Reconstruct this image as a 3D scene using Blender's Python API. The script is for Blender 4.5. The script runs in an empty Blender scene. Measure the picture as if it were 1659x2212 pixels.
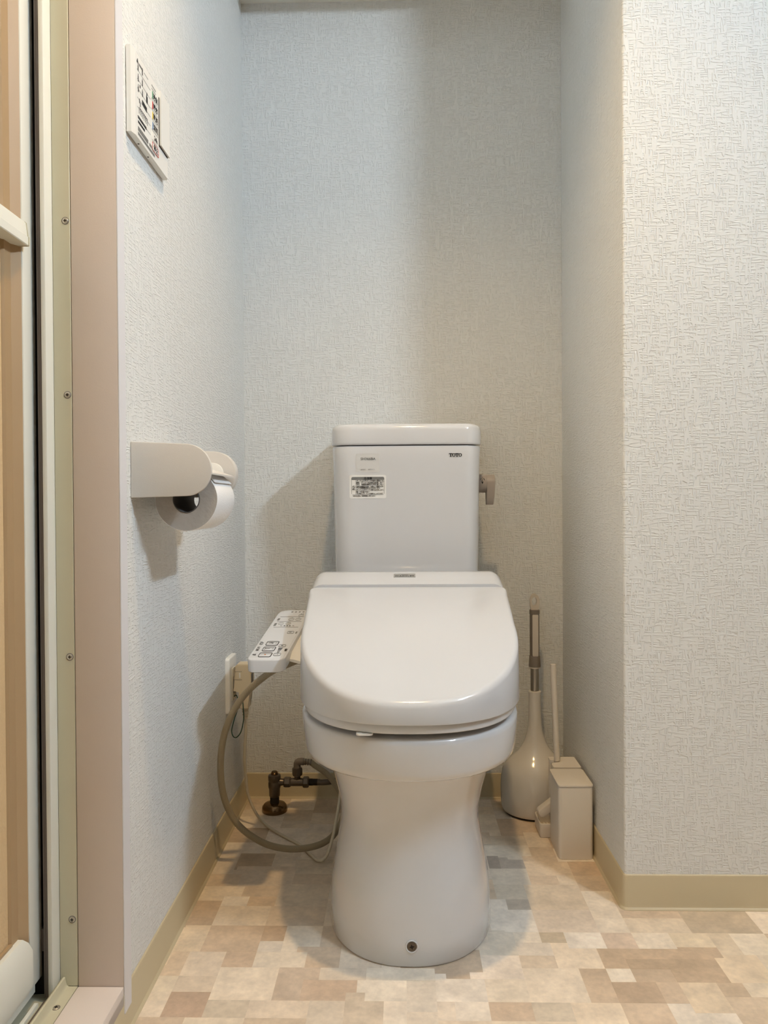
import bpy, bmesh, math, random
from mathutils import Vector, Matrix
S = bpy.context.scene
COL = S.collection
random.seed(7)
PI = math.pi

# ------------------------------------------------------------------ camera
cam_d = bpy.data.cameras.new('camera'); cam = bpy.data.objects.new('camera', cam_d); COL.objects.link(cam)
cam_d.sensor_fit = 'VERTICAL'; cam_d.sensor_height = 36.0
cam_d.lens = 36.0 * 1661.0 / 2212.0
cam_d.clip_start = 0.01
cam.matrix_world = (Matrix.Translation((0, 0, .704)) @ Matrix.Rotation(math.atan(35.5 / 1661), 4, 'Z')
                    @ Matrix.Rotation(PI / 2 - .011, 4, 'X') @ Matrix.Rotation(-.006, 4, 'Z'))
S.camera = cam

# ------------------------------------------------------------------ world, lights, exposure
W = bpy.data.worlds.new('world'); S.world = W; W.use_nodes = True
W.node_tree.nodes['Background'].inputs[0].default_value = (.9, .95, 1, 1)
W.node_tree.nodes['Background'].inputs[1].default_value = .2
S.view_settings.view_transform = 'Standard'; S.view_settings.look = 'None'
S.view_settings.exposure = 0.0; S.view_settings.gamma = 1.0; S.view_settings.use_curve_mapping = False
WARM = (1.0, .68, .32)          # bulb over the toilet doorway
WARM_W = 59.0
COOL = (.715, .862, 1.0)          # bar lamp over the wash stand
COOL_E = 338.0
LAMP = (.05, .83, 2.27)
TUBE = (1.20, .07, 2.02)
ld = bpy.data.lights.new('bulb_light', 'SPOT'); ld.energy = WARM_W; ld.color = WARM; ld.shadow_soft_size = .03
ld.spot_size = math.radians(104); ld.spot_blend = 1.0         # recessed downlight, shines straight down
lo = bpy.data.objects.new('bulb_light', ld); lo.location = LAMP; COL.objects.link(lo)

# ------------------------------------------------------------------ room measures
XL, XR, YB, YC = -.372, .384, 1.832, 1.333     # left wall, alcove right wall, back wall, shaft front
XF, YN, ZC = 1.30, -2.8, 2.36                  # far right wall, wall behind camera, ceiling
AX = .013                                      # toilet axis

# ------------------------------------------------------------------ materials
def lin(r, g, b):
    f = lambda c: (c / 12.92 if c <= .04045 else ((c + .055) / 1.055) ** 2.4)
    return (f(r / 255), f(g / 255), f(b / 255), 1)
def mat(name, rgb, rough=.5, metal=0, coat=0, spec=.5, noise=None, bump=None, trans=0):
    """noise=(scale, amount): fine colour variation, bump=(scale, distance): fine relief"""
    m = bpy.data.materials.new(name); m.use_nodes = True
    nt = m.node_tree; b = nt.nodes['Principled BSDF']
    c = lin(*rgb)
    b.inputs['Base Color'].default_value = c
    b.inputs['Roughness'].default_value = rough; b.inputs['Metallic'].default_value = metal
    b.inputs['Coat Weight'].default_value = coat; b.inputs['Specular IOR Level'].default_value = spec
    b.inputs['Coat Roughness'].default_value = .04
    tc = nt.nodes.new('ShaderNodeTexCoord')
    if noise:
        n = nt.nodes.new('ShaderNodeTexNoise'); n.inputs['Scale'].default_value = noise[0]; n.inputs['Detail'].default_value = 4
        nt.links.new(tc.outputs['Object'], n.inputs['Vector'])
        r = nt.nodes.new('ShaderNodeMapRange'); r.inputs[3].default_value = 1 - noise[1]; r.inputs[4].default_value = 1 + noise[1]
        nt.links.new(n.outputs['Fac'], r.inputs[0])
        mx = nt.nodes.new('ShaderNodeVectorMath'); mx.operation = 'SCALE'; mx.inputs[0].default_value = c[:3]
        nt.links.new(r.outputs[0], mx.inputs['Scale']); nt.links.new(mx.outputs[0], b.inputs['Base Color'])
    if bump:
        n = nt.nodes.new('ShaderNodeTexNoise'); n.inputs['Scale'].default_value = bump[0]; n.inputs['Detail'].default_value = 3
        nt.links.new(tc.outputs['Object'], n.inputs['Vector'])
        bp = nt.nodes.new('ShaderNodeBump'); bp.inputs['Distance'].default_value = bump[1]; bp.inputs['Strength'].default_value = 1
        nt.links.new(n.outputs['Fac'], bp.inputs['Height']); nt.links.new(bp.outputs[0], b.inputs['Normal'])
    return m

def wallpaper(name, rgb, dist=.0013):
    m = mat(name, rgb, .75, spec=.25)
    nt = m.node_tree; b = nt.nodes['Principled BSDF']; L = nt.links.new
    g = nt.nodes.new('ShaderNodeNewGeometry'); sx = nt.nodes.new('ShaderNodeSeparateXYZ'); L(g.outputs['Position'], sx.inputs[0])
    u = nt.nodes.new('ShaderNodeMath'); u.operation = 'ADD'; L(sx.outputs[0], u.inputs[0]); L(sx.outputs[1], u.inputs[1])
    def strands(su, sv, seed, lo, hi):
        cx = nt.nodes.new('ShaderNodeCombineXYZ')
        a = nt.nodes.new('ShaderNodeMath'); a.operation = 'MULTIPLY'; a.inputs[1].default_value = su; L(u.outputs[0], a.inputs[0])
        c = nt.nodes.new('ShaderNodeMath'); c.operation = 'MULTIPLY'; c.inputs[1].default_value = sv; L(sx.outputs[2], c.inputs[0])
        L(a.outputs[0], cx.inputs[0]); L(c.outputs[0], cx.inputs[1]); cx.inputs[2].default_value = seed
        n = nt.nodes.new('ShaderNodeTexNoise'); n.inputs['Scale'].default_value = 1; n.inputs['Detail'].default_value = .4
        L(cx.outputs[0], n.inputs['Vector'])
        r = nt.nodes.new('ShaderNodeMapRange'); r.interpolation_type = 'SMOOTHSTEP'
        r.inputs[1].default_value = lo; r.inputs[2].default_value = hi; L(n.outputs['Fac'], r.inputs[0])
        return r
    h = strands(48, 300, 3.1, .49, .58); v = strands(310, 46, 9.7, .51, .60)
    mx = nt.nodes.new('ShaderNodeMath'); mx.operation = 'MAXIMUM'; L(h.outputs[0], mx.inputs[0]); L(v.outputs[0], mx.inputs[1])
    bp = nt.nodes.new('ShaderNodeBump'); bp.inputs['Distance'].default_value = dist; bp.inputs['Strength'].default_value = .75
    L(mx.outputs[0], bp.inputs['Height']); L(bp.outputs[0], b.inputs['Normal'])
    return m

M = {}
M['paper'] = wallpaper('white_woven_wallpaper', (230, 231, 229))
M['ceil'] = mat('ceiling_paper', (228, 226, 218), .8, bump=(300, .0004))
M['base'] = mat('beige_vinyl_baseboard', (204, 190, 158), .45, noise=(6, .04))
M['ceramic'] = mat('white_ceramic', (216, 216, 217), .10, coat=.6)
M['plastic'] = mat('white_gloss_plastic', (213, 215, 219), .16, coat=.3)
M['plastic2'] = mat('warm_white_plastic', (236, 234, 228), .28)
M['matte'] = mat('matte_white_plastic', (214, 209, 202), .5, bump=(900, .0001))
M['matte_l'] = mat('cream_matte_plastic', (236, 228, 216), .45, bump=(900, .0001))
M['sill'] = mat('lit_laminate_sill', (228, 217, 210), .5)  # same laminate as the jamb, light from above put into the colour
M['jamb'] = mat('shaded_laminate_jamb', (212, 197, 184), .5, bump=(500, .00008))  # white laminate with the shade of its front face put into the colour
M['alu'] = mat('cream_coated_aluminium', (198, 192, 166), .42)
M['edge'] = mat('lit_laminate_edge', (226, 224, 226), .45)  # jamb laminate again, in the lighter tone of its lit side
M['dark_wall'] = mat('dark_unseen_wall', (132, 100, 72), .5, noise=(5, .15))  # made-up dark tone for the unseen walls, soaks up bounce light
M['alu_w'] = mat('pale_door_aluminium', (228, 228, 218), .4)
M['alu_b'] = mat('beige_door_trim', (170, 143, 108), .45)
M['resin'] = mat('beige_resin_door_panel', (212, 184, 142), .55, bump=(260, .0012), noise=(120, .05))
M['dark'] = mat('dark_gap_rubber', (28, 20, 16), .7)
M['gasket'] = mat('grey_gasket', (110, 102, 98), .6)
M['steel'] = mat('screw_steel', (190, 186, 176), .35, metal=.8)
M['black'] = mat('black_print', (22, 22, 24), .6)
M['grey'] = mat('grey_print', (120, 120, 118), .6)
M['pale'] = mat('pale_grey_print', (165, 163, 160), .6)
M['label'] = mat('label_paper', (236, 235, 232), .5)
M['clearlab'] = mat('faded_label', (213, 212, 210), .45)
M['lever'] = mat('grey_lever_plastic', (170, 160, 152), .42)
M['chrome'] = mat('tarnished_chrome', (122, 98, 72), .2, metal=.9, noise=(90, .25))
M['brass'] = mat('dull_valve_metal', (104, 94, 84), .34, metal=.75, noise=(120, .2))
M['steelp'] = mat('satin_steel_pole', (176, 170, 160), .3, metal=1)
M['grip'] = mat('taupe_grip', (124, 114, 104), .55)
M['cream'] = mat('cream_plug_plastic', (222, 208, 180), .4)
M['tab'] = mat('pale_handle_plastic', (208, 198, 184), .4)
M['cord'] = mat('white_cord', (216, 206, 184), .45)
M['green'] = mat('green_earth_wire', (8, 62, 50), .4)
M['paperroll'] = mat('toilet_paper', (240, 240, 240), .9, bump=(400, .0006))
M['rollend'] = mat('shaded_paper_end', (178, 173, 167), .9, bump=(160, .0012), noise=(60, .05))  # same white paper, darkened for the shade on the end faces
M['core'] = mat('grey_paper_core', (96, 94, 94), .7)
M['red'] = mat('red_print', (196, 70, 70), .6)
M['grn'] = mat('green_print', (90, 150, 120), .6)
M['yel'] = mat('yellow_print', (214, 186, 70), .6)
M['blu'] = mat('blue_print', (110, 140, 180), .6)
M['orange'] = mat('orange_print', (206, 120, 60), .6)
M['bristle'] = mat('white_bristles', (214, 208, 196), .8)

def hose_mat():
    m = mat('braided_hose', (170, 154, 124), .4)
    nt = m.node_tree; b = nt.nodes['Principled BSDF']; L = nt.links.new
    tc = nt.nodes.new('ShaderNodeTexCoord'); w = []
    for sgn in (1, -1):
        mp = nt.nodes.new('ShaderNodeMapping'); mp.inputs['Rotation'].default_value = (0, 0, sgn * .8)
        L(tc.outputs['UV'], mp.inputs[0])
        n = nt.nodes.new('ShaderNodeTexWave'); n.inputs['Scale'].default_value = 260; L(mp.outputs[0], n.inputs['Vector']); w.append(n)
    mx = nt.nodes.new('ShaderNodeMath'); mx.operation = 'MULTIPLY'; L(w[0].outputs['Fac'], mx.inputs[0]); L(w[1].outputs['Fac'], mx.inputs[1])
    cr = nt.nodes.new('ShaderNodeValToRGB'); cr.color_ramp.elements[0].color = lin(150, 134, 106); cr.color_ramp.elements[1].color = lin(232, 220, 190)
    L(mx.outputs[0], cr.inputs[0]); L(cr.outputs[0], b.inputs['Base Color'])
    bp = nt.nodes.new('ShaderNodeBump'); bp.inputs['Distance'].default_value = .0006; L(mx.outputs[0], bp.inputs['Height']); L(bp.outputs[0], b.inputs['Normal'])
    return m
M['hose'] = hose_mat()

def vinyl_mat():
    m = bpy.data.materials.new('vinyl_patch_print'); m.use_nodes = True
    nt = m.node_tree; b = nt.nodes['Principled BSDF']; L = nt.links.new
    b.inputs['Roughness'].default_value = .42; b.inputs['Specular IOR Level'].default_value = .4
    oi = nt.nodes.new('ShaderNodeObjectInfo'); g = nt.nodes.new('ShaderNodeNewGeometry')
    sh = nt.nodes.new('ShaderNodeVectorMath'); sh.operation = 'ADD'
    rs = nt.nodes.new('ShaderNodeMath'); rs.operation = 'MULTIPLY'; rs.inputs[1].default_value = 40; L(oi.outputs['Random'], rs.inputs[0])
    L(g.outputs['Position'], sh.inputs[0]); L(rs.outputs[0], sh.inputs[1])
    n1 = nt.nodes.new('ShaderNodeTexNoise'); n1.inputs['Scale'].default_value = 22; n1.inputs['Detail'].default_value = 5; n1.inputs['Roughness'].default_value = .62
    n2 = nt.nodes.new('ShaderNodeTexNoise'); n2.inputs['Scale'].default_value = 130; n2.inputs['Detail'].default_value = 3
    L(sh.outputs[0], n1.inputs['Vector']); L(sh.outputs[0], n2.inputs['Vector'])
    r1 = nt.nodes.new('ShaderNodeMapRange'); r1.inputs[1].default_value = .3; r1.inputs[2].default_value = .7; r1.inputs[3].default_value = .84; r1.inputs[4].default_value = 1.14; L(n1.outputs['Fac'], r1.inputs[0])
    r2 = nt.nodes.new('ShaderNodeMapRange'); r2.inputs[1].default_value = .3; r2.inputs[2].default_value = .7; r2.inputs[3].default_value = .94; r2.inputs[4].default_value = 1.06; L(n2.outputs['Fac'], r2.inputs[0])
    mu = nt.nodes.new('ShaderNodeMath'); mu.operation = 'MULTIPLY'; L(r1.outputs[0], mu.inputs[0]); L(r2.outputs[0], mu.inputs[1])
    sc = nt.nodes.new('ShaderNodeVectorMath'); sc.operation = 'SCALE'; L(oi.outputs['Color'], sc.inputs[0]); L(mu.outputs[0], sc.inputs['Scale'])
    L(sc.outputs[0], b.inputs['Base Color'])
    bp = nt.nodes.new('ShaderNodeBump'); bp.inputs['Distance'].default_value = .0003; bp.inputs['Strength'].default_value = .4
    L(n2.outputs['Fac'], bp.inputs['Height']); L(bp.outputs[0], b.inputs['Normal'])
    return m
M['vinyl'] = vinyl_mat()
def vinyl_far():
    m = mat('vinyl_sheet_print', (206, 188, 160), .42)
    nt = m.node_tree; b = nt.nodes['Principled BSDF']; L = nt.links.new
    g = nt.nodes.new('ShaderNodeNewGeometry')
    v = nt.nodes.new('ShaderNodeTexVoronoi'); v.distance = 'CHEBYCHEV'; v.inputs['Scale'].default_value = 9; v.inputs['Randomness'].default_value = .75
    L(g.outputs['Position'], v.inputs['Vector'])
    cr = nt.nodes.new('ShaderNodeValToRGB'); cr.color_ramp.interpolation = 'CONSTANT'
    e = cr.color_ramp.elements; e[0].color = lin(222, 206, 180); e[1].color = lin(184, 158, 126); e[1].position = .75
    for p, c in ((.3, (206, 188, 160)), (.5, (214, 196, 168))):
        q = e.new(p); q.color = lin(*c)
    L(v.outputs['Color'], cr.inputs[0]); L(cr.outputs[0], b.inputs['Base Color'])
    return m
M['vinyl_far'] = vinyl_far()

# ------------------------------------------------------------------ mesh helpers
def obj(name, bm, m, parent=None, smooth=None, loc=None):
    bmesh.ops.recalc_face_normals(bm, faces=bm.faces[:])
    me = bpy.data.meshes.new(name); bm.to_mesh(me); bm.free()
    if isinstance(m, str): m = M[m]
    me.materials.append(m)
    if smooth is not None:
        for p in me.polygons: p.use_smooth = True
        me.set_sharp_from_angle(angle=math.radians(smooth))
    o = bpy.data.objects.new(name, me); COL.objects.link(o)
    if parent is not None:
        o.parent = parent
        o.matrix_parent_inverse = PINV(parent)
    return o
def PINV(p):
    mw = Matrix.Identity(4); c = p
    while c is not None:
        mw = (c.matrix_parent_inverse if c.parent else Matrix.Identity(4)) @ c.matrix_basis @ mw if c.parent else c.matrix_basis @ mw
        c = c.parent
    return mw.inverted()
def thing(name, label, cat, loc, group=None):
    e = bpy.data.objects.new(name, None); COL.objects.link(e); e.location = loc; e.empty_display_size = .05
    e['label'] = label; e['category'] = cat
    if group: e['group'] = group
    return e
def struct(o, label, cat):
    o['kind'] = 'structure'; o['label'] = label; o['category'] = cat
    return o
def tag(o, label, cat, group=None):
    o['label'] = label; o['category'] = cat
    if group: o['group'] = group
    return o
def bbox(bm, x0, x1, y0, y1, z0, z1, bev=0, seg=3, edges=None):
    r = bmesh.ops.create_cube(bm, size=1)
    vs = r['verts']
    for v in vs:
        v.co = Vector(((x0 + x1) / 2 + v.co.x * (x1 - x0), (y0 + y1) / 2 + v.co.y * (y1 - y0), (z0 + z1) / 2 + v.co.z * (z1 - z0)))
    if bev:
        es = set(e for v in vs for e in v.link_edges)
        if edges: es = [e for e in es if edges((e.verts[0].co + e.verts[1].co) / 2, (e.verts[1].co - e.verts[0].co).normalized())]
        bmesh.ops.bevel(bm, geom=list(es), offset=bev, segments=seg, affect='EDGES', profile=.5)
def box(name, m, x0, x1, y0, y1, z0, z1, parent=None, bev=0, seg=3, edges=None):
    bm = bmesh.new(); bbox(bm, x0, x1, y0, y1, z0, z1, bev, seg, edges)
    return obj(name, bm, m, parent, 40 if bev else None)
def loft(bm, loops, cap0=True, cap1=True):
    rings = [[bm.verts.new(p) for p in L] for L in loops]
    n = len(rings[0])
    for a, b in zip(rings, rings[1:]):
        for i in range(n):
            bm.faces.new((a[i], a[(i + 1) % n], b[(i + 1) % n], b[i]))
    if cap0: bm.faces.new(rings[0])
    if cap1: bm.faces.new(rings[-1])
    return rings
def resample(pts, n):
    d = [0]
    P = [Vector(p) for p in pts] + [Vector(pts[0])]
    for a, b in zip(P, P[1:]): d.append(d[-1] + (b - a).length)
    out = []; k = 0
    for i in range(n):
        t = d[-1] * i / n
        while d[k + 1] < t: k += 1
        s = (t - d[k]) / max(1e-9, d[k + 1] - d[k])
        out.append(P[k].lerp(P[k + 1], s))
    return out
def inset(pts, d):
    """offset a convex plan loop inwards by d"""
    n = len(pts); out = []
    c = sum((Vector(p) for p in pts), Vector((0, 0))) / n
    for i in range(n):
        t = (Vector(pts[(i + 1) % n]) - Vector(pts[i - 1])).normalized()
        nr = Vector((-t.y, t.x))
        if nr.dot(c - Vector(pts[i])) < 0: nr = -nr
        out.append(Vector(pts[i]) + nr * d)
    return out
def rrect(x0, x1, y0, y1, r, seg=6):
    pts = []
    rs = r if isinstance(r, (tuple, list)) else (r,) * 4       # corners: x1y1, x0y1, x0y0, x1y0
    for (cx, cy, a), rr in zip(((x1, y1, 0), (x0, y1, 90), (x0, y0, 180), (x1, y0, 270)), rs):
        sx = -1 if cx == x1 else 1; sy = -1 if cy == y1 else 1
        for k in range(seg + 1):
            t = math.radians(a + 90 * k / seg)
            pts.append(Vector((cx + sx * rr + rr * math.cos(t), cy + sy * rr + rr * math.sin(t))))
    return pts
def prism(bm, pts, f, h0, h1, bev=0, bev0=0):
    """extrude plan loop; f(u, v, h) -> 3D. bev rounds the h1 rim"""
    loops = []
    if bev0:
        for k in range(4):
            a = PI / 2 * k / 3
            loops.append([f(*p, h0 + (bev0 - bev0 * math.sin(a)) * (1 if h1 > h0 else -1)) for p in inset(pts, bev0 * (1 - math.cos(a)))])
        loops = loops[::-1]
    else: loops.append([f(*p, h0) for p in pts])
    if bev:
        for k in range(4):
            a = PI / 2 * k / 3
            loops.append([f(*p, h1 - (bev - bev * math.sin(a)) * (1 if h1 > h0 else -1)) for p in inset(pts, bev * (1 - math.cos(a)))])
    else: loops.append([f(*p, h1) for p in pts])
    loft(bm, loops)
def lathe(bm, prof, c, n=32, axis='z', sx=1, sy=1, cap0=True, cap1=True):
    loops = []
    for r, h in prof:
        L = []
        for i in range(n):
            a = 2 * PI * i / n; p, q = r * math.cos(a) * sx, r * math.sin(a) * sy
            L.append(Vector(c) + Vector({'z': (p, q, h), 'x': (h, p, q), 'y': (p, h, q)}[axis]))
        loops.append(L)
    loft(bm, loops, cap0, cap1)
def smooth_path(pts, step=.006):
    P = [Vector(p) for p in pts]; out = []
    for i in range(len(P) - 1):
        p0 = P[i - 1] if i else P[0] * 2 - P[1]; p1, p2 = P[i], P[i + 1]; p3 = P[i + 2] if i + 2 < len(P) else P[-1] * 2 - P[-2]
        n = max(2, int((p2 - p1).length / step))
        for k in range(n):
            t = k / n
            out.append(.5 * ((2 * p1) + (p2 - p0) * t + (2 * p0 - 5 * p1 + 4 * p2 - p3) * t * t + (3 * p1 - p0 - 3 * p2 + p3) * t ** 3))
    out.append(P[-1]); return out
def tube(bm, pts, r, n=14, uv=False, smooth=True, step=.006):
    P = smooth_path(pts, step) if smooth else [Vector(p) for p in pts]
    t0 = (P[1] - P[0]).normalized(); u = t0.orthogonal().normalized(); loops = []; ds = [0]
    for i, p in enumerate(P):
        t = (P[min(i + 1, len(P) - 1)] - P[max(i - 1, 0)]).normalized()
        u = (u - t * u.dot(t)).normalized(); v = t.cross(u)
        rr = r(i / (len(P) - 1)) if callable(r) else r
        loops.append([p + rr * (math.cos(2 * PI * k / n) * u + math.sin(2 * PI * k / n) * v) for k in range(n)])
        if i: ds.append(ds[-1] + (P[i] - P[i - 1]).length)
    rings = loft(bm, loops)
    if uv:
        ul = bm.loops.layers.uv.new('UV'); idx = {}
        for i, R in enumerate(rings):
            for k, v in enumerate(R): idx[v] = (i, k)
        circ = 2 * PI * (r if not callable(r) else r(0))
        for f in bm.faces:
            ks = [idx[l.vert][1] for l in f.loops]; wrap = max(ks) - min(ks) > n / 2
            for l in f.loops:
                i, k = idx[l.vert]
                l[ul].uv = (ds[i], circ * ((k + n) if (wrap and k < n / 2) else k) / n)
def text(name, body, size, m, parent, mw, align='CENTER', space=1.0, wx=1.0, depth=.00015, bold=0):
    """flat lettering as a mesh; mw places the text plane (x = reading direction, z = out of the surface)"""
    c = bpy.data.curves.new(name, 'FONT'); c.body = body; c.size = size; c.align_x = align; c.align_y = 'CENTER'
    c.space_character = space; c.extrude = depth; c.offset = bold
    c.resolution_u = 2
    t = bpy.data.objects.new(name, c); COL.objects.link(t)
    dg = bpy.context.evaluated_depsgraph_get()
    me = bpy.data.meshes.new_from_object(t.evaluated_get(dg)); me.name = name
    bpy.data.objects.remove(t); bpy.data.curves.remove(c)
    me.transform(mw @ Matrix.Diagonal((wx, 1, 1, 1)))
    me.materials.clear(); me.materials.append(M[m])
    o = bpy.data.objects.new(name, me); COL.objects.link(o)
    if parent is not None: o.parent = parent; o.matrix_parent_inverse = PINV(parent)
    return o
def frame_mw(o, xd, yd):
    x = Vector(xd).normalized(); y = Vector(yd).normalized(); z = x.cross(y)
    m = Matrix((x, y, z)).transposed().to_4x4(); m.translation = Vector(o); return m
def screw(parent, c, nrm, r, name='screw'):
    """pan-head cross screw: head disc with a dark recessed cross"""
    z = Vector(nrm).normalized(); x = z.orthogonal().normalized(); y = z.cross(x)
    mw = Matrix((x, y, z)).transposed().to_4x4(); mw.translation = Vector(c)
    bm = bmesh.new(); lathe(bm, [(r, -.001), (r, .0003), (r * .85, .0008), (r * .4, .001)], (0, 0, 0), 20); bm.transform(mw)
    h = obj(name, bm, 'steel', parent, 40)
    bm = bmesh.new()
    for a in (PI / 4, 3 * PI / 4):
        b2 = bmesh.new(); bbox(b2, -r * .5, r * .5, -r * .15, r * .15, .0006, .00125); b2.transform(mw @ Matrix.Rotation(a, 4, 'Z'))
        me = bpy.data.meshes.new('tmp'); b2.to_mesh(me); b2.free(); bm.from_mesh(me); bpy.data.meshes.remove(me)
    obj('screw_slot', bm, 'dark', h)
    bm = bmesh.new(); lathe(bm, [(r * 1.22, -.0005), (r * 1.22, .00012), (r * .9, .00014)], (0, 0, 0), 20); bm.transform(mw); obj('screw_seat', bm, 'gasket', h)
    return h

# ------------------------------------------------------------------ room shell
bm = bmesh.new(); bbox(bm, -.9, XF + .1, YN - .1, YB + .1, -.06, -.0006)
floor = struct(obj('floor', bm, 'vinyl_far'), 'beige patchwork vinyl floor of the toilet alcove', 'floor')
bm = bmesh.new(); bbox(bm, -.9, XF + .1, YN - .1, YB + .1, ZC, ZC + .08)
ceiling = struct(obj('ceiling', bm, 'ceil'), 'white ceiling, lowered at the back of the alcove', 'ceiling')
box('soffit', 'ceil', XL - .001, XR + .001, 1.59, YB + .001, 1.893, ZC - .0005, ceiling)
bm = bmesh.new()
bbox(bm, XL - .1, XL, 1.027, YB + .1, 0, ZC)
bbox(bm, XL - .1, XL, .13, 1.027, 2.03, ZC)
bbox(bm, XL - .1, XL, YN - .1, .13, 0, ZC)
bbox(bm, -.45, XL, .13, 1.027, 0, .0415)
struct(obj('wall_left', bm, 'paper'), 'left alcove wall in white woven wallpaper with the paper holder', 'wall')
box_back = box('wall_back', 'paper', XL - .1, XR + .2, YB, YB + .1, 0, ZC); struct(box_back, 'back alcove wall in white woven wallpaper behind the tank', 'wall')
bm = bmesh.new(); bbox(bm, XR, XF + .1, YC, YB - .0005, 0, ZC, .004, 3, lambda c, d: abs(d.z) > .9 and c.x < XR + .01 and c.y < YC + .01)
struct(obj('wall_right', bm, 'paper', None, 40), 'projecting right wall in white woven wallpaper with a vertical corner', 'wall')
struct(box('wall_side', 'dark_wall', XF, XF + .1, YN - .1, YC - .0005, 0, ZC), 'unseen washroom side wall carrying the bar lamp, darkened to cut bounce light', 'wall')
struct(box('wall_front', 'dark_wall', XL, XF, YN - .1, YN, 0, ZC), 'unseen wall facing the toilet across the washroom, darkened to cut bounce light', 'wall')

def baseboard(name, path, label, parent=None):
    """sweep the skirting section along a plan path; the wall is to the left of the walking direction"""
    prof = [(0, 0), (.0075, 0), (.007, .0012), (.0042, .004), (.003, .009), (.003, .056), (.0022, .0588), (.0008, .06), (0, .06)]
    P = [Vector(p) for p in path]; loops = []
    for i, p in enumerate(P):
        a = (P[i] - P[i - 1]).normalized() if i else None; b = (P[i + 1] - P[i]).normalized() if i + 1 < len(P) else None
        na = Vector((a.y, -a.x)) if a else None; nb = Vector((b.y, -b.x)) if b else None
        n = na or nb
        if na and nb: n = (na + nb) / (1 + na.dot(nb))
        loops.append([Vector((p.x + n.x * u, p.y + n.y * u, v)) for u, v in prof])
    bm = bmesh.new(); loft(bm, loops)
    return struct(obj(name, bm, 'base', None, 30), label, 'baseboard')
baseboard('baseboard_left', [(XL, .14), (XL, YB)], 'beige vinyl baseboard along the left wall')
baseboard('baseboard_back', [(XL, YB), (XR, YB)], 'beige vinyl baseboard along the back wall behind the toilet')
cr = [(XR + .006 - .006 * math.cos(a), YC + .006 - .006 * math.sin(a)) for a in [PI / 2 * k / 5 for k in range(6)]]
baseboard('baseboard_right', [(XR, YB)] + cr + [(XF, YC)], 'beige vinyl baseboard wrapping the corner of the right wall')

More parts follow.
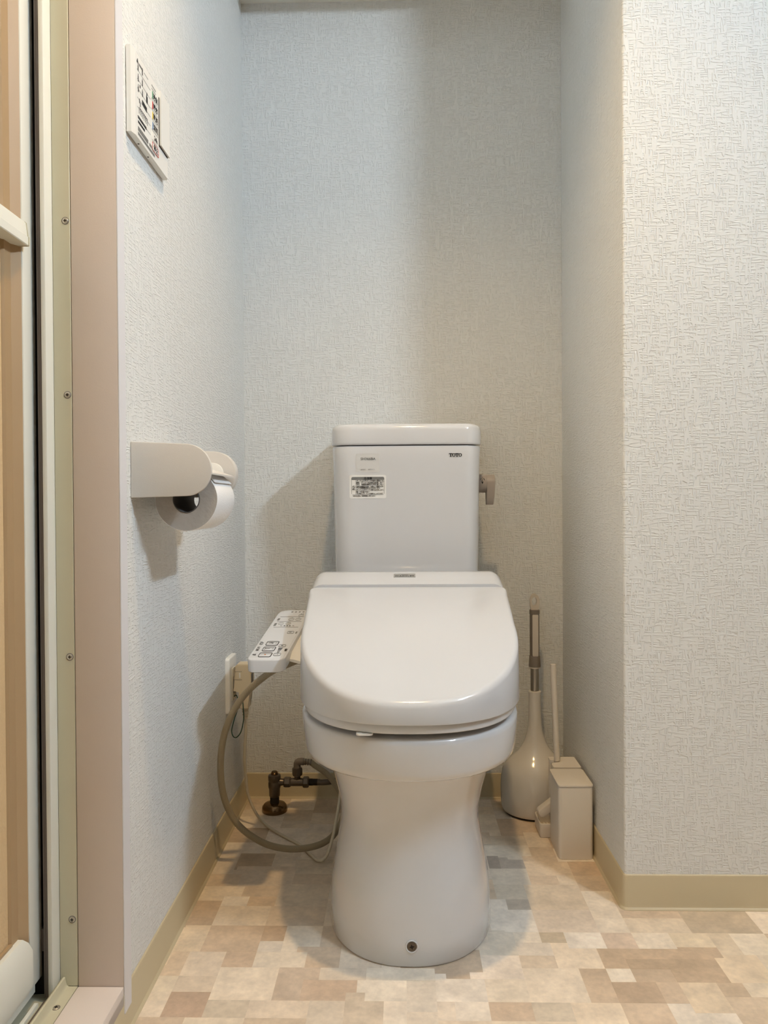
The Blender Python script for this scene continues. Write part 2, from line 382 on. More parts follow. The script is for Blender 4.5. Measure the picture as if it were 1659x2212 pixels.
# ------------------------------------------------------------------ floor patches (rectangles of the printed vinyl)
def srgb(v, k=1.0):
    v = [m_ + (a - m_) * .80 for a, m_ in zip(v, (202, 184, 158))]; v = [a + ((v[0] + v[1] + v[2]) / 3 - a) * .22 for a in v]
    c = lin(*v); y = .3 * c[0] + .6 * c[1] + .1 * c[2]; k *= 1.58 - .24 * min(1, max(0, (y - .2) / .45)); return (c[0] * k, c[1] * k, c[2] * k * 1.04, 1)
PAT = [  # x0, x1, y0, y1, rgb, painted in order, later ones on top
    (-0.395, -0.29, 1.405, 1.45, (185, 160, 126)), (-0.325, -0.255, 1.4825, 1.5375, (160, 134, 102)), (-0.205, -0.1325, 1.4125, 1.4525, (180, 158, 128)), (-0.2025, -0.1325, 1.335, 1.41, (160, 140, 112)),
    (-0.3025, -0.225, 1.3675, 1.41, (186, 162, 130)), (-0.23, -0.1375, 1.335, 1.3975, (196, 176, 146)), (-0.2175, -0.1325, 1.4525, 1.5125, (196, 178, 148)), (-0.305, -0.2125, 1.4175, 1.4825, (184, 164, 136)),
    (-0.3575, -0.295, 1.3575, 1.4025, (212, 192, 160)), (-0.3625, -0.32, 1.2725, 1.3525, (172, 144, 110)), (-0.2725, -0.2275, 1.3325, 1.3675, (184, 156, 120)), (-0.315, -0.23, 1.2625, 1.33, (210, 190, 160)),
    (-0.2275, -0.1325, 1.265, 1.335, (190, 168, 138)), (-0.1375, -0.1175, 1.2625, 1.335, (204, 186, 158)), (-0.375, -0.3225, 1.1975, 1.27, (204, 180, 144)), (-0.3175, -0.23, 1.19, 1.2625, (182, 154, 120)),
    (-0.2325, -0.1925, 1.2275, 1.2675, (168, 138, 104)), (-0.1875, -0.1325, 1.2125, 1.2625, (212, 196, 170)), (-0.13, -0.0975, 1.215, 1.2625, (192, 170, 140)), (-0.375, -0.335, 1.135, 1.2, (194, 168, 134)),
    (-0.335, -0.2775, 1.14, 1.1875, (208, 188, 160)), (-0.2725, -0.22, 1.1575, 1.1975, (176, 148, 116)), (-0.22, -0.15, 1.16, 1.21, (210, 194, 168)), (-0.15, -0.085, 1.165, 1.2175, (184, 158, 126)),
    (-0.2825, -0.1875, 1.08, 1.155, (216, 198, 170)), (-0.34, -0.2825, 1.0975, 1.1375, (198, 178, 150)), (-0.1875, -0.0825, 1.08, 1.1625, (178, 156, 130)), (-0.125, -0.055, 1.1275, 1.16, (200, 184, 160)),
    (-0.1475, -0.085, 1.08, 1.1375, (182, 154, 124)), (-0.3725, -0.34, 1.0975, 1.13, (208, 190, 160)), (-0.335, -0.2675, 1.0425, 1.0975, (164, 134, 106)), (-0.265, -0.2175, 1.04, 1.08, (180, 164, 138)),
    (-0.22, -0.1325, 1.03, 1.08, (210, 190, 162)), (-0.1325, -0.08, 1.0175, 1.08, (194, 178, 154)), (-0.085, -0.0275, 1.0175, 1.085, (186, 168, 142)), (-0.055, 0.005, 1.085, 1.125, (220, 208, 186)),
    (-0.0275, 0.005, 1.0175, 1.0825, (208, 194, 172)), (0.005, 0.0475, 1.0575, 1.125, (198, 186, 166)), (0.005, 0.05, 1.02, 1.0575, (206, 190, 166)), (-0.375, -0.3375, 1.045, 1.0775, (210, 192, 166)),
    (-0.375, -0.3, 1.015, 1.0425, (188, 164, 134)), (-0.3025, -0.2175, 1.015, 1.0425, (206, 188, 160)), (-0.0875, -0.0325, 1.165, 1.2075, (196, 180, 156)), (-0.0425, 0.05, 1.125, 1.1475, (206, 194, 172)),
    (0.1675, 0.19, 1.4775, 1.53, (128, 116, 102)), (0.19, 0.2375, 1.4775, 1.515, (150, 138, 122)), (0.1675, 0.2375, 1.415, 1.475, (196, 184, 162)), (0.185, 0.2575, 1.5775, 1.6225, (176, 160, 134)),
    (0.175, 0.255, 1.5325, 1.5775, (196, 184, 162)), (0.1625, 0.2225, 1.3625, 1.4125, (184, 172, 150)), (0.155, 0.2225, 1.2575, 1.36, (222, 212, 194)), (0.1825, 0.225, 1.3275, 1.36, (160, 148, 130)),
    (0.2525, 0.3225, 1.45, 1.5075, (208, 184, 150)), (0.3275, 0.3875, 1.445, 1.505, (184, 154, 118)), (0.2425, 0.29, 1.41, 1.4525, (192, 168, 136)), (0.2925, 0.3275, 1.41, 1.4525, (200, 180, 150)),
    (0.2325, 0.3175, 1.3325, 1.4075, (192, 172, 142)), (0.32, 0.3725, 1.3025, 1.3925, (208, 192, 166)), (0.3125, 0.38, 1.3925, 1.4425, (190, 164, 130)), (0.23, 0.3175, 1.26, 1.3325, (198, 180, 156)),
    (0.3175, 0.3775, 1.26, 1.3025, (218, 202, 176)), (0.3775, 0.4725, 1.26, 1.3025, (204, 184, 154)), (0.375, 0.48, 1.3025, 1.3275, (188, 162, 130)), (0.48, 0.5875, 1.2675, 1.3275, (170, 150, 120)),
    (0.5925, 0.6425, 1.2625, 1.3275, (218, 200, 174)), (0.4325, 0.495, 1.2175, 1.2675, (204, 184, 150)), (0.22, 0.2625, 1.2275, 1.2625, (168, 150, 120)), (0.265, 0.32, 1.2125, 1.2575, (222, 210, 190)),
    (0.3225, 0.375, 1.2175, 1.2575, (192, 168, 142)), (0.3825, 0.425, 1.2175, 1.255, (214, 198, 172)), (0.53, 0.585, 1.1975, 1.2625, (216, 200, 172)), (0.505, 0.5175, 1.1975, 1.24, (196, 176, 144)),
    (0.235, 0.305, 1.16, 1.2075, (218, 198, 168)), (0.215, 0.2625, 1.2075, 1.2275, (206, 190, 166)), (0.18, 0.2325, 1.1525, 1.1925, (188, 168, 140)), (0.305, 0.48, 1.1625, 1.2125, (174, 146, 112)),
    (0.3425, 0.485, 1.1275, 1.185, (170, 142, 108)), (0.49, 0.5475, 1.13, 1.195, (208, 184, 148)), (0.265, 0.305, 1.08, 1.16, (180, 154, 122)), (0.3325, 0.4025, 1.1325, 1.1575, (176, 150, 118)),
    (0.305, 0.37, 1.08, 1.1325, (168, 140, 108)), (0.3725, 0.4, 1.0875, 1.125, (184, 158, 126)), (0.4025, 0.4575, 1.06, 1.125, (208, 184, 148)), (0.4625, 0.5025, 1.095, 1.1275, (178, 152, 118)),
    (0.505, 0.555, 1.095, 1.1275, (212, 192, 160)), (0.175, 0.2625, 1.075, 1.15, (220, 202, 174)), (0.12, 0.1775, 1.1325, 1.1825, (218, 202, 180)), (0.12, 0.17, 1.0925, 1.1325, (208, 192, 166)),
    (0.1175, 0.185, 1.04, 1.0925, (180, 154, 124)), (0.1875, 0.235, 1.04, 1.075, (184, 168, 142)), (0.2425, 0.31, 1.0225, 1.075, (218, 196, 164)), (0.3225, 0.3625, 1.0225, 1.0775, (188, 162, 130)),
    (0.3725, 0.415, 1.0475, 1.085, (182, 154, 118)), (0.4275, 0.4425, 1.025, 1.09, (206, 184, 150)), (0.4675, 0.52, 1.025, 1.0925, (186, 162, 130)), (0.06, 0.115, 1.0925, 1.1225, (218, 206, 186)),
    (0.0725, 0.1175, 1.04, 1.09, (220, 206, 184)), (0.0575, 0.07, 1.0375, 1.09, (204, 188, 164)), (0.1375, 0.175, 1.185, 1.2525, (192, 182, 162)), (0.1825, 0.23, 1.1925, 1.2325, (210, 196, 174)),
    (0.04, 0.115, 1.0175, 1.0375, (204, 184, 156)), (0.1175, 0.2325, 1.0175, 1.0375, (212, 192, 162)),
]
TX0, TX1, TY0, TY1 = XL + .0005, 1.0, .62, YB - .0005
def guillotine(x0, x1, y0, y1, out, tgt):
    w, h = x1 - x0, y1 - y0
    if w < tgt * random.uniform(1.1, 1.9) and h < tgt * random.uniform(.9, 1.5): out.append((x0, x1, y0, y1)); return
    t = random.uniform(.35, .65)
    if w > h * 1.15: guillotine(x0, x0 + w * t, y0, y1, out, tgt); guillotine(x0 + w * t, x1, y0, y1, out, tgt)
    else: guillotine(x0, x1, y0, y0 + h * t, out, tgt); guillotine(x0, x1, y0 + h * t, y1, out, tgt)
base_rects = []; guillotine(TX0, TX1, TY0, TY1, base_rects, .085)
pool = [(214, 198, 172), (206, 188, 160), (198, 180, 152), (186, 164, 134), (176, 152, 122), (210, 196, 174), (218, 204, 180)]
def snap(pat):
    """measured rectangles that nearly meet share their edge"""
    done = []
    for a, b, c, d, col in pat:
        for e, f, g, h, _ in done:
            if c < h + .004 and g < d + .004:            # side by side: align x edges
                for q in (e, f):
                    if abs(a - q) < .013: a = q
                    elif abs(b - q) < .013: b = q
            if a < f + .004 and e < b + .004:            # one behind the other: align y edges
                for q in (g, h):
                    if abs(c - q) < .013: c = q
                    elif abs(d - q) < .013: d = q
        if b - a > .014 and d - c > .012: done.append((a, b, c, d, col))
    return done
PAT = snap(PAT)
rects = [(r, random.choice(pool)) for r in base_rects] + [((max(a, TX0), min(b, TX1), c, min(d, TY1)), col) for a, b, c, d, col in PAT]
xs = sorted(set(round(v, 5) for r, _ in rects for v in r[:2])); ys = sorted(set(round(v, 5) for r, _ in rects for v in r[2:]))
own = {}
for k, (r, _) in enumerate(rects):
    i0, i1 = xs.index(round(r[0], 5)), xs.index(round(r[1], 5)); j0, j1 = ys.index(round(r[2], 5)), ys.index(round(r[3], 5))
    for i in range(i0, i1):
        for j in range(j0, j1): own[(i, j)] = k
# drop slivers left between the measured rectangles: hand each one to a neighbour
def sliver_pass():
    seen = set(); ch = 0
    for c in sorted(own):
        if c in seen: continue
        k = own[c]; comp = []; st = [c]; seen.add(c)
        while st:
            i, j = st.pop(); comp.append((i, j))
            for d in ((i + 1, j), (i - 1, j), (i, j + 1), (i, j - 1)):
                if d in own and d not in seen and own[d] == k: seen.add(d); st.append(d)
        w = xs[max(i for i, j in comp) + 1] - xs[min(i for i, j in comp)]; h = ys[max(j for i, j in comp) + 1] - ys[min(j for i, j in comp)]
        area = sum((xs[i + 1] - xs[i]) * (ys[j + 1] - ys[j]) for i, j in comp)
        if min(w, h) < .016 or area < .0007 or area < .28 * w * h and area < .002:
            nb = {}
            for i, j in comp:
                for d, L in (((i + 1, j), ys[j + 1] - ys[j]), ((i - 1, j), ys[j + 1] - ys[j]), ((i, j + 1), xs[i + 1] - xs[i]), ((i, j - 1), xs[i + 1] - xs[i])):
                    if d in own and own[d] != k: nb[own[d]] = nb.get(own[d], 0) + L
            if nb:
                q = max(nb, key=nb.get); ch += 1
                for c2 in comp: own[c2] = q
    return ch
for _ in range(6):
    if not sliver_pass(): break
for _ in range(4):                       # thin arms of odd-shaped pieces go to the wider neighbour as well
    for (i, j), k in sorted(own.items()):
        if k >= len(base_rects): continue
        for dx, dy, lim in ((1, 0, .022), (0, 1, .020)):
            a, b = (i, j), (i, j)
            while own.get((a[0] - dx, a[1] - dy)) == k: a = (a[0] - dx, a[1] - dy)
            while own.get((b[0] + dx, b[1] + dy)) == k: b = (b[0] + dx, b[1] + dy)
            run = xs[b[0] + 1] - xs[a[0]] if dx else ys[b[1] + 1] - ys[a[1]]
            if run < lim:
                q = own.get((b[0] + dx, b[1] + dy)) or own.get((a[0] - dx, a[1] - dy))
                if q is not None: own[(i, j)] = q; break
sliver_pass()
cells = {}
for ij, k in own.items(): cells.setdefault(k, set()).add(ij)
def tile_on_shaft(x0, x1, y0, y1): return x0 > XR + .003 and y0 > YC + .003
for k, cs in sorted(cells.items()):
    cs = {c for c in cs if not tile_on_shaft(xs[c[0]], xs[c[0] + 1], ys[c[1]], ys[c[1] + 1])}
    if not cs: continue
    # merge the cells into few boxes
    todo = set(cs); quads = []
    while todo:
        i, j = min(todo); i1 = i
        while (i1 + 1, j) in todo: i1 += 1
        j1 = j
        while all((q, j1 + 1) in todo for q in range(i, i1 + 1)): j1 += 1
        for a in range(i, i1 + 1):
            for b in range(j, j1 + 1): todo.discard((a, b))
        quads.append((xs[i], xs[i1 + 1], ys[j], ys[j1 + 1]))
    area = sum((q[1] - q[0]) * (q[3] - q[2]) for q in quads)
    h = -.0003 + .0003 * random.random()
    bm = bmesh.new()
    for q in quads: bbox(bm, q[0], q[1], q[2], q[3], -.0008, h)
    o = obj('tile', bm, 'vinyl', floor)
    j = random.uniform(.97, 1.03)
    o.color = srgb(rects[k][1], j)

# ------------------------------------------------------------------ bathroom door on the left
JY = 1.002
t1 = struct(box('trim_1', 'jamb', -.430, XL + .003, JY, 1.027, .030, 2.03, None, .0015, 2), 'white laminate jamb board beside the bathroom door', 'door jamb')
box('lit_edge_strip', 'edge', XL + .0030, XL + .0042, JY + .0003, 1.0268, .0305, 2.03, t1)  # added strip, paints the board's room side as lit
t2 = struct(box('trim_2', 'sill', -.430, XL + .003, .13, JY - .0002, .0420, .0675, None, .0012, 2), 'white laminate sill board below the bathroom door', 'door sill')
fr = bpy.data.objects.new('trim_3', None); COL.objects.link(fr); fr.location = (-.45, JY, 0); struct(fr, 'cream aluminium frame of the bathroom door with cross screws', 'door frame')
# far post: flat flange with screws, then a rim that steps forward
box('frame_post', 'alu', -.454, -.4305, JY, 1.026, .0675, 2.03, fr, .0006, 1)
box('frame_rim', 'alu_w', -.4605, -.4542, .981, 1.02, .064, 2.03, fr, .001, 2)
for k, x in enumerate((-.4630, -.4665)):
    box('gasket', 'gasket', x - .0014, x + .0014, .9835 + .002 * k, 1.02, .062, 2.03, fr, .0006, 2)
box('gasket', 'dark', -.505, -.4681, 1.004, 1.03, .0, 2.03, fr)
box('hinge_block', 'gasket', -.4765, -.4685, .994, 1.0035, .118, .148, fr, .001, 1)
# aluminium sill running towards the camera: flat, upstand, inner gutter
sec = [(-.4305, .042), (-.4305, .0676), (-.4425, .0676), (-.4445, .0690), (-.4458, .0725), (-.4470, .0795), (-.4490, .0802), (-.4515, .0785), (-.4560, .0700), (-.4600, .0640), (-.4640, .0600), (-.4700, .0575), (-.5000, .0560), (-.5000, .042)]
bm = bmesh.new(); loft(bm, [[Vector((x, y, z)) for x, z in sec] for y in (.13, JY - .0004)])
obj('frame_sill', bm, 'alu', fr, 35)
box('sill_track', 'gasket', -.4660, -.4620, .13, .98, .058, .0625, fr, .0008, 1)
box('sill_track', 'alu_w', -.4760, -.4700, .13, .975, .0572, .0630, fr, .0008, 1)
for q in ((-.4366, 1.0767), (-.436, .8491), (-.4365, .5044), (-.4371, .1565), (-.436, 1.42)):
    screw(fr, (q[0], JY - .0002, q[1]), (0, -1, 0), .0040)
screw(fr, (-.4399, .9582, .0677), (0, 0, 1), .0042)
door = bpy.data.objects.new('door_1', None); COL.objects.link(door); door.location = (-.48, .6, .08); struct(door, 'beige resin bathroom door with pale aluminium stile and bar handle', 'door')
DX = -.475
box('stile', 'alu_w', DX - .028, DX, .9635, .9965, .085, 1.99, door, .0012, 2)
box('stile', 'alu_w', DX - .028, DX, .16, .195, .085, 1.99, door, .0012, 2)
# bevelled glazing bead: a face turned to the camera, then a strip facing the room
bm = bmesh.new(); loft(bm, [[Vector((x, y, z)) for x, y in ((DX - .028, .9634), (DX - .0015, .9634), (DX - .0095, .9525), (DX - .0095, .9365), (DX - .0125, .9345), (DX - .028, .9345))] for z in (.14, 1.95)])
obj('glazing_bead', bm, 'alu_b', door)
box('door_panel', 'resin', DX - .020, DX - .013, .185, .9350, .12, 1.97, door)
box('door_backing', 'dark', DX - .030, DX - .0285, .14, 1.0, .06, 2.02, door)
# bottom rail with chamfered shoulder
sec = [(DX - .027, .088), (DX + .0025, .088), (DX + .004, .094), (DX + .004, .138), (DX + .0005, .150), (DX - .0035, .1575), (DX - .012, .1580), (DX - .027, .1580)]
bm = bmesh.new()
la = [Vector((x, .9632 - max(0, (z - .145)) * .9, z)) for x, z in sec]; lb = [Vector((x, .196, z)) for x, z in sec]
loft(bm, [lb, la]); rail = obj('bottom_rail', bm, 'alu_w', door, 30)
box('bead_strip', 'alu_b', DX - .0125, DX - .0085, .2, .9365, .1582, .1612, rail)
box('rail_skirt', 'alu_w', DX - .022, DX - .004, .2, .985, .070, .0876, door, .001, 1)
# handle bar
sec = [(DX - .012, 1.0310), (DX + .0085, 1.0305), (DX + .0095, 1.0315), (DX + .0095, 1.0415), (DX + .0085, 1.0425), (DX + .0065, 1.0590), (DX + .0050, 1.0605), (DX - .012, 1.0605)]
bm = bmesh.new(); loft(bm, [[Vector((x, y, z)) for x, z in sec] for y in (.20, .9600)])
hb = obj('handle_bar', bm, 'alu_w', door, 30)
bm = bmesh.new(); loft(bm, [[Vector((DX + (x - DX) * 1.06, y, 1.0455 + (z - 1.0455) * 1.03)) for x, z in sec] for y in (.9602, .9622)]); obj('end_cap', bm, 'alu', hb)
bm = bmesh.new(); lathe(bm, [(.0045, 0), (.0045, .001), (.0035, .002), (.001, .0024)], (DX, .968, 1.045), 16, 'x', 1, 2.0); obj('catch_button', bm, 'alu_w', door, 50)

# ------------------------------------------------------------------ toilet
TO = thing('toilet', 'white ceramic toilet with closed lid, tank and side control arm', 'toilet', (AX, 1.4, 0))
def dloop(yf, yr, w, ys, n=2.2, wr=None, rc=.02, N=96):
    """D-shaped plan: round front at yf, straight sides, rear at yr with corner radius rc"""
    wr = wr or w; right = []
    for k in range(40):
        a = PI / 2 * k / 39
        right.append((w * math.sin(a) ** (2 / n), ys - (ys - yf) * math.cos(a) ** (2 / n)))
    for k in range(1, 8):
        t = k / 7; right.append((w + (wr - w) * t, ys + (yr - rc - ys) * t))
    for k in range(1, 7):
        a = PI / 2 * k / 6; right.append((wr - rc + rc * math.cos(a), yr - rc + rc * math.sin(a)))
    pts = [Vector((AX + x, y)) for x, y in right] + [Vector((AX - x, y)) for x, y in reversed(right)]
    return resample(pts, N)
# pedestal and bowl in one continuous surface
secs = [(0, 1.160, .1340, 1.58, 1.33), (.004, 1.157, .1370, 1.58, 1.33), (.04, 1.157, .1365, 1.58, 1.33), (.08, 1.160, .1335, 1.58, 1.33),
        (.12, 1.166, .1265, 1.58, 1.33), (.155, 1.172, .1200, 1.58, 1.33), (.18, 1.173, .1180, 1.59, 1.34), (.205, 1.170, .1200, 1.60, 1.34), (.235, 1.161, .1265, 1.61, 1.34),
        (.265, 1.148, .1350, 1.63, 1.34), (.287, 1.137, .1415, 1.65, 1.33), (.2985, 1.131, .1450, 1.66, 1.33), (.3005, 1.118, .1560, 1.68, 1.32), (.3025, 1.104, .1680, 1.70, 1.31), (.307, 1.098, .1735, 1.72, 1.31), (.315, 1.095, .1760, 1.72, 1.31),
        (.340, 1.090, .1785, 1.72, 1.31), (.358, 1.088, .1795, 1.72, 1.31), (.3635, 1.0885, .1790, 1.72, 1.31), (.3665, 1.091, .1765, 1.72, 1.31), (.3675, 1.096, .1720, 1.715, 1.31)]
bm = bmesh.new()
loft(bm, [[Vector((p.x, p.y, z)) for p in dloop(yf, yr, w, ys, 2.25)] for z, yf, w, yr, ys in secs])
obj('bowl', bm, 'ceramic', TO, 50)
# fixing screw at the foot, in a countersunk collar
c = Vector((AX + .0005, 1.157, .0335))
bm = bmesh.new(); lathe(bm, [(.0102, .003), (.0102, -.0012), (.0088, -.0020), (.0076, -.0006)], c, 28, 'y'); ring = obj('screw_collar', bm, 'ceramic', TO, 50)
bm = bmesh.new(); lathe(bm, [(.0074, .003), (.0074, -.0012), (.0062, -.0016), (.002, -.0018)], c, 24, 'y'); sc_ = obj('fixing_screw', bm, 'brass', TO, 40)
bm = bmesh.new()
star = [Vector((c.x + (.0042 if k % 2 == 0 else .0019) * math.cos(PI / 4 * k + .2), c.z + (.0042 if k % 2 == 0 else .0019) * math.sin(PI / 4 * k + .2))) for k in range(8)]
loft(bm, [[Vector((p.x, c.y + d, p.y)) for p in star] for d in (-.0022, -.0010)]); obj('screw_slot', bm, 'dark', sc_)
# seat under the lid
ZT = lambda y: .4215 + .302 * (y - 1.075) + .012 * math.sin(max(0, min(1, (y - 1.075) / .405)) * PI)
lid_plan = dloop(1.076, 1.4795, .1815, 1.305, 2.35, .1890, .016, 160)
bm = bmesh.new(); prism(bm, inset(lid_plan, .007), lambda u, v, h: Vector((u, v, h)), .3770, .3925, .003, .003); seat = obj('seat', bm, 'plastic', TO, 50)
for sx in (-.066,):
    bm = bmesh.new(); prism(bm, rrect(AX + sx - .012, AX + sx + .012, 1.088, 1.104, .005), lambda u, v, h: Vector((u, v, h)), .3742, .3769); obj('seat_bumper', bm, 'plastic2', seat)
# lid: skirt with level lower rim, sloping crowned top
bm = bmesh.new(); loops = []
loops.append([Vector((p.x, p.y, .3920)) for p in inset(lid_plan, .004)])
loops.append([Vector((p.x, p.y, .3915)) for p in inset(lid_plan, .001)])
loops.append([Vector((p.x, p.y, .3935)) for p in lid_plan])
RR = [.0085 - .0065 * min(1, max(0, (o.y - 1.44) / .036)) for o in lid_plan]      # crisp rear edge, softer front
for k in range(7):
    a = PI / 2 * k / 6
    unit = inset(lid_plan, 1.0)
    q = [o + (w_ - o) * (.0015 + r * (1 - math.cos(a))) for o, w_, r in zip(lid_plan, unit, RR)]
    loops.append([Vector((p.x, p.y, ZT(p.y) - r + r * math.sin(a))) for p, r in zip(q, RR)])
cen = Vector((AX, 1.30)); rim = q
for s in (.92, .8, .62, .42, .22, .08):
    ring_ = [cen + (p - cen) * s for p in rim]
    loops.append([Vector((p.x, p.y, ZT(p.y) + .0025 * (1 - s * s))) for p in ring_])
loft(bm, loops, False, True)
lid = obj('seat_lid', bm, 'plastic', TO, 60)
# washlet body behind the lid
bm = bmesh.new(); ys_ = [1.4805, 1.490, 1.52, 1.545, 1.558, 1.566, 1.571, 1.572]
loops = []
for y in ys_:
    e = max(0, (y - 1.545) / .027); top = .5440 + .26 * (y - 1.48) + .004 - .012 * e ** 2.5
    w = .1885 - .004 * e ** 3
    sec = rrect(AX - w, AX + w, 0.3680, top, (.024, .024, .004, .004), 8)
    loops.append([Vector((p.x, y, p.y)) for p in sec])
loft(bm, loops); body = obj('washlet_body', bm, 'plastic', TO, 50)
n_ = Vector((0, -.26, 1)).normalized()
def on_body(x, y): return Vector((x, y, .5440 + .26 * (y - 1.48) + .0042))
pl = bmesh.new(); bx0, bx1 = AX - .0215 - .0055, AX + .0215 - .0055
loft(pl, [[on_body(x, y) + n_ * d for x, y in ((bx0, 1.518), (bx1, 1.518), (bx1, 1.537), (bx0, 1.537))] for d in (-.0005, .0006)])
badge = obj('name_plate', pl, 'grey', body); badge.active_material = mat('silver_badge', (150, 150, 148), .4)
mw = frame_mw(on_body((bx0 + bx1) / 2, 1.5235) + n_ * .0007, (1, 0, 0), (0, 1, .26))
text('lettering', 'WASHLET', .0078, 'black', badge, mw, space=1.15, bold=.0001)
bm = bmesh.new()
p = on_body((bx0 + bx1) / 2, 1.5315); loft(bm, [[p + Vector((a, b, b * .26)) + n_ * d for a, b in ((-.0065, -.0010), (.0065, -.0010), (.0065, .0010), (-.0065, .0010))] for d in (.0005, .0008)]); obj('lettering', bm, 'grey', badge)

# tank
def tank_loop(w, y0, y1, r, z, bow=.004):
    pts = resample(rrect(AX - w, AX + w, y0, y1, (.012, .012, r, r), 8), 120)
    return [Vector((p.x, p.y - bow * max(0, 1 - ((p.x - AX) / w) ** 2) * max(0, (y1 - p.y) / (y1 - y0)), z)) for p in pts]
bm = bmesh.new()
loft(bm, [tank_loop(.128, 1.66, 1.80, .03, .375), tank_loop(.150, 1.625, 1.812, .034, .40), tank_loop(.1530, 1.619, 1.815, .036, .56), tank_loop(.1565, 1.613, 1.818, .036, .79), tank_loop(.1575, 1.611, 1.818, .036, .820), tank_loop(.1565, 1.612, 1.818, .036, .8245), tank_loop(.150, 1.619, 1.81, .03, .8255)])
tank = obj('tank', bm, 'ceramic', TO, 50)
bm = bmesh.new(); L0 = []
for ins, z in ((.008, .8268), (.002, .8268), (.0004, .8282), (0, .831), (0, .857), (.0012, .863), (.004, .8675), (.009, .8705), (.016, .872), (.06, .8735)):
    L0.append(tank_loop(.1592 - ins, 1.6085 + ins, 1.822 - ins * .5, max(.01, .038 - ins), z))
loft(bm, L0); obj('tank_lid', bm, 'ceramic', TO, 50)
# flush lever on the right cheek of the tank
lx = AX + .1555; ly, lz = 1.70, .747
lev = bmesh.new(); lathe(lev, [(.0165, -.002), (.0165, .0015)], (lx, ly, lz), 28, 'x'); obj('lever_gasket', lev, 'dark', TO, 40)
bm = bmesh.new(); lathe(bm, [(.0195, .0012), (.0203, .003), (.0203, .0195), (.0195, .0205)], (lx, ly, lz), 40, 'x')
lever = obj('flush_lever', bm, 'lever', TO, 40)
bm = bmesh.new()
arm = [(ly + .0195 * math.cos(a), lz + .0195 * math.sin(a)) for a in [PI * k / 16 for k in range(17)]] + [(ly - .0165, lz - .030), (ly - .0125, lz - .0450), (ly - .0105, lz - .0470), (ly + .0105, lz - .0470), (ly + .0125, lz - .0450), (ly + .0165, lz - .030)]
def armx(z): t = max(0, (lz - z) / .047); return lx + .0385 - .0035 * t * t
loft(bm, [[Vector((lx + .0207, y, z)) for y, z in arm], [Vector((armx(z) - .001, y, z)) for y, z in arm], [Vector((armx(z), ly + (y - ly) * .95, lz + (z - lz) * .985)) for y, z in arm]])
obj('lever_arm', bm, 'lever', lever, 35)
mw = frame_mw((lx + .0105, ly - .0199, lz + .0085), (1, 0, 0), (0, .35, .94)); text('lettering', '小', .0105, 'black', lever, mw, depth=.0004)
bm = bmesh.new(); yy = ly - .0207
loft(bm, [[Vector((lx + .0105 + a, yy + d + (.0006 if b > 0 else .0), lz + .0005 + b)) for a, b in ((-.0024, .003), (.0024, .003), (0, -.0030))] for d in (0, .0006)]); obj('pointer_mark', bm, 'black', lever)

# maker's name on the tank, slab letters
from mathutils.bvhtree import BVHTree
_bm = bmesh.new(); _bm.from_mesh(tank.data); TBVH = BVHTree.FromBMesh(_bm); _bm.free()
def on_tank(x, z, d=.0):
    hit = TBVH.ray_cast(Vector((x, 1.0, z)), Vector((0, 1, 0)))[0]
    return Vector((x, hit.y - d, z))
def tank_poly(bm, pts, d=.0006):
    loft(bm, [[on_tank(x, z, d) for x, z in pts], [on_tank(x, z, -.0008) for x, z in pts]])
def slab_T(bm, x, z, w, h):
    s = h * .20
    tank_poly(bm, [(x - w / 2, z + h / 2), (x - w / 2, z + h / 2 - s * 1.7), (x - w / 2 + s * .5, z + h / 2 - s * 1.7), (x - w / 2 + s * .8, z + h / 2 - s), (x - s * .75, z + h / 2 - s), (x - s * .75, z - h / 2 + s * .6), (x - w * .3, z - h / 2 + s * .5), (x - w * .3, z - h / 2),
                   (x + w * .3, z - h / 2), (x + w * .3, z - h / 2 + s * .5), (x + s * .75, z - h / 2 + s * .6), (x + s * .75, z + h / 2 - s), (x + w / 2 - s * .8, z + h / 2 - s), (x + w / 2 - s * .5, z + h / 2 - s * 1.7), (x + w / 2, z + h / 2 - s * 1.7), (x + w / 2, z + h / 2)])
def slab_O(bm, x, z, w, h):
    n = 28; o_ = []; i_ = []
    for k in range(n):
        a = 2 * PI * k / n
        o_.append((x + w / 2 * math.cos(a), z + h / 2 * math.sin(a))); i_.append((x + w * .24 * math.cos(a), z + h * .36 * math.sin(a)))
    vo = [bm.verts.new(on_tank(*p, .0006)) for p in o_]; vi = [bm.verts.new(on_tank(*p, .0006)) for p in i_]
    vb = [bm.verts.new(on_tank(*p, -.0008)) for p in o_]
    for k in range(n):
        q = (k + 1) % n; bm.faces.new((vo[k], vo[q], vi[q], vi[k])); bm.faces.new((vo[k], vo[q], vb[q], vb[k]))
LX, LZ = .1155, .8045
for k, ch in enumerate('TOTO'):
    bm = bmesh.new(); x = LX - .0099 + .0066 * k
    (slab_T if ch == 'T' else slab_O)(bm, x, LZ, .0072, .0074)
    obj('logo_letter', bm, 'black', tank)
def tank_label(name, x0, x1, z0, z1, m, th=.0005, r=.002):
    bm = bmesh.new(); pts = resample(rrect(x0, x1, z0, z1, r, 4), 60)
    # thin curved sticker following the tank front
    f0 = [on_tank(p.x, p.y, th) for p in pts]; f1 = [on_tank(p.x, p.y, -.0006) for p in pts]
    loft(bm, [f0, f1]); return obj(name, bm, m, tank)
def ttext(body, x, z, size, m, parent, d=.0007, wx=1.0, align='LEFT', bold=0, space=1.0):
    o = text('lettering', body, size, m, parent, frame_mw((x, 1.6, z), (1, 0, 0), (0, 0, 1)), align, space, wx, .00012, bold)
    for v in o.data.vertices: v.co.y = on_tank(v.co.x, v.co.z, d).y + (v.co.y - 1.6)      # wrap onto the tank front
    return o
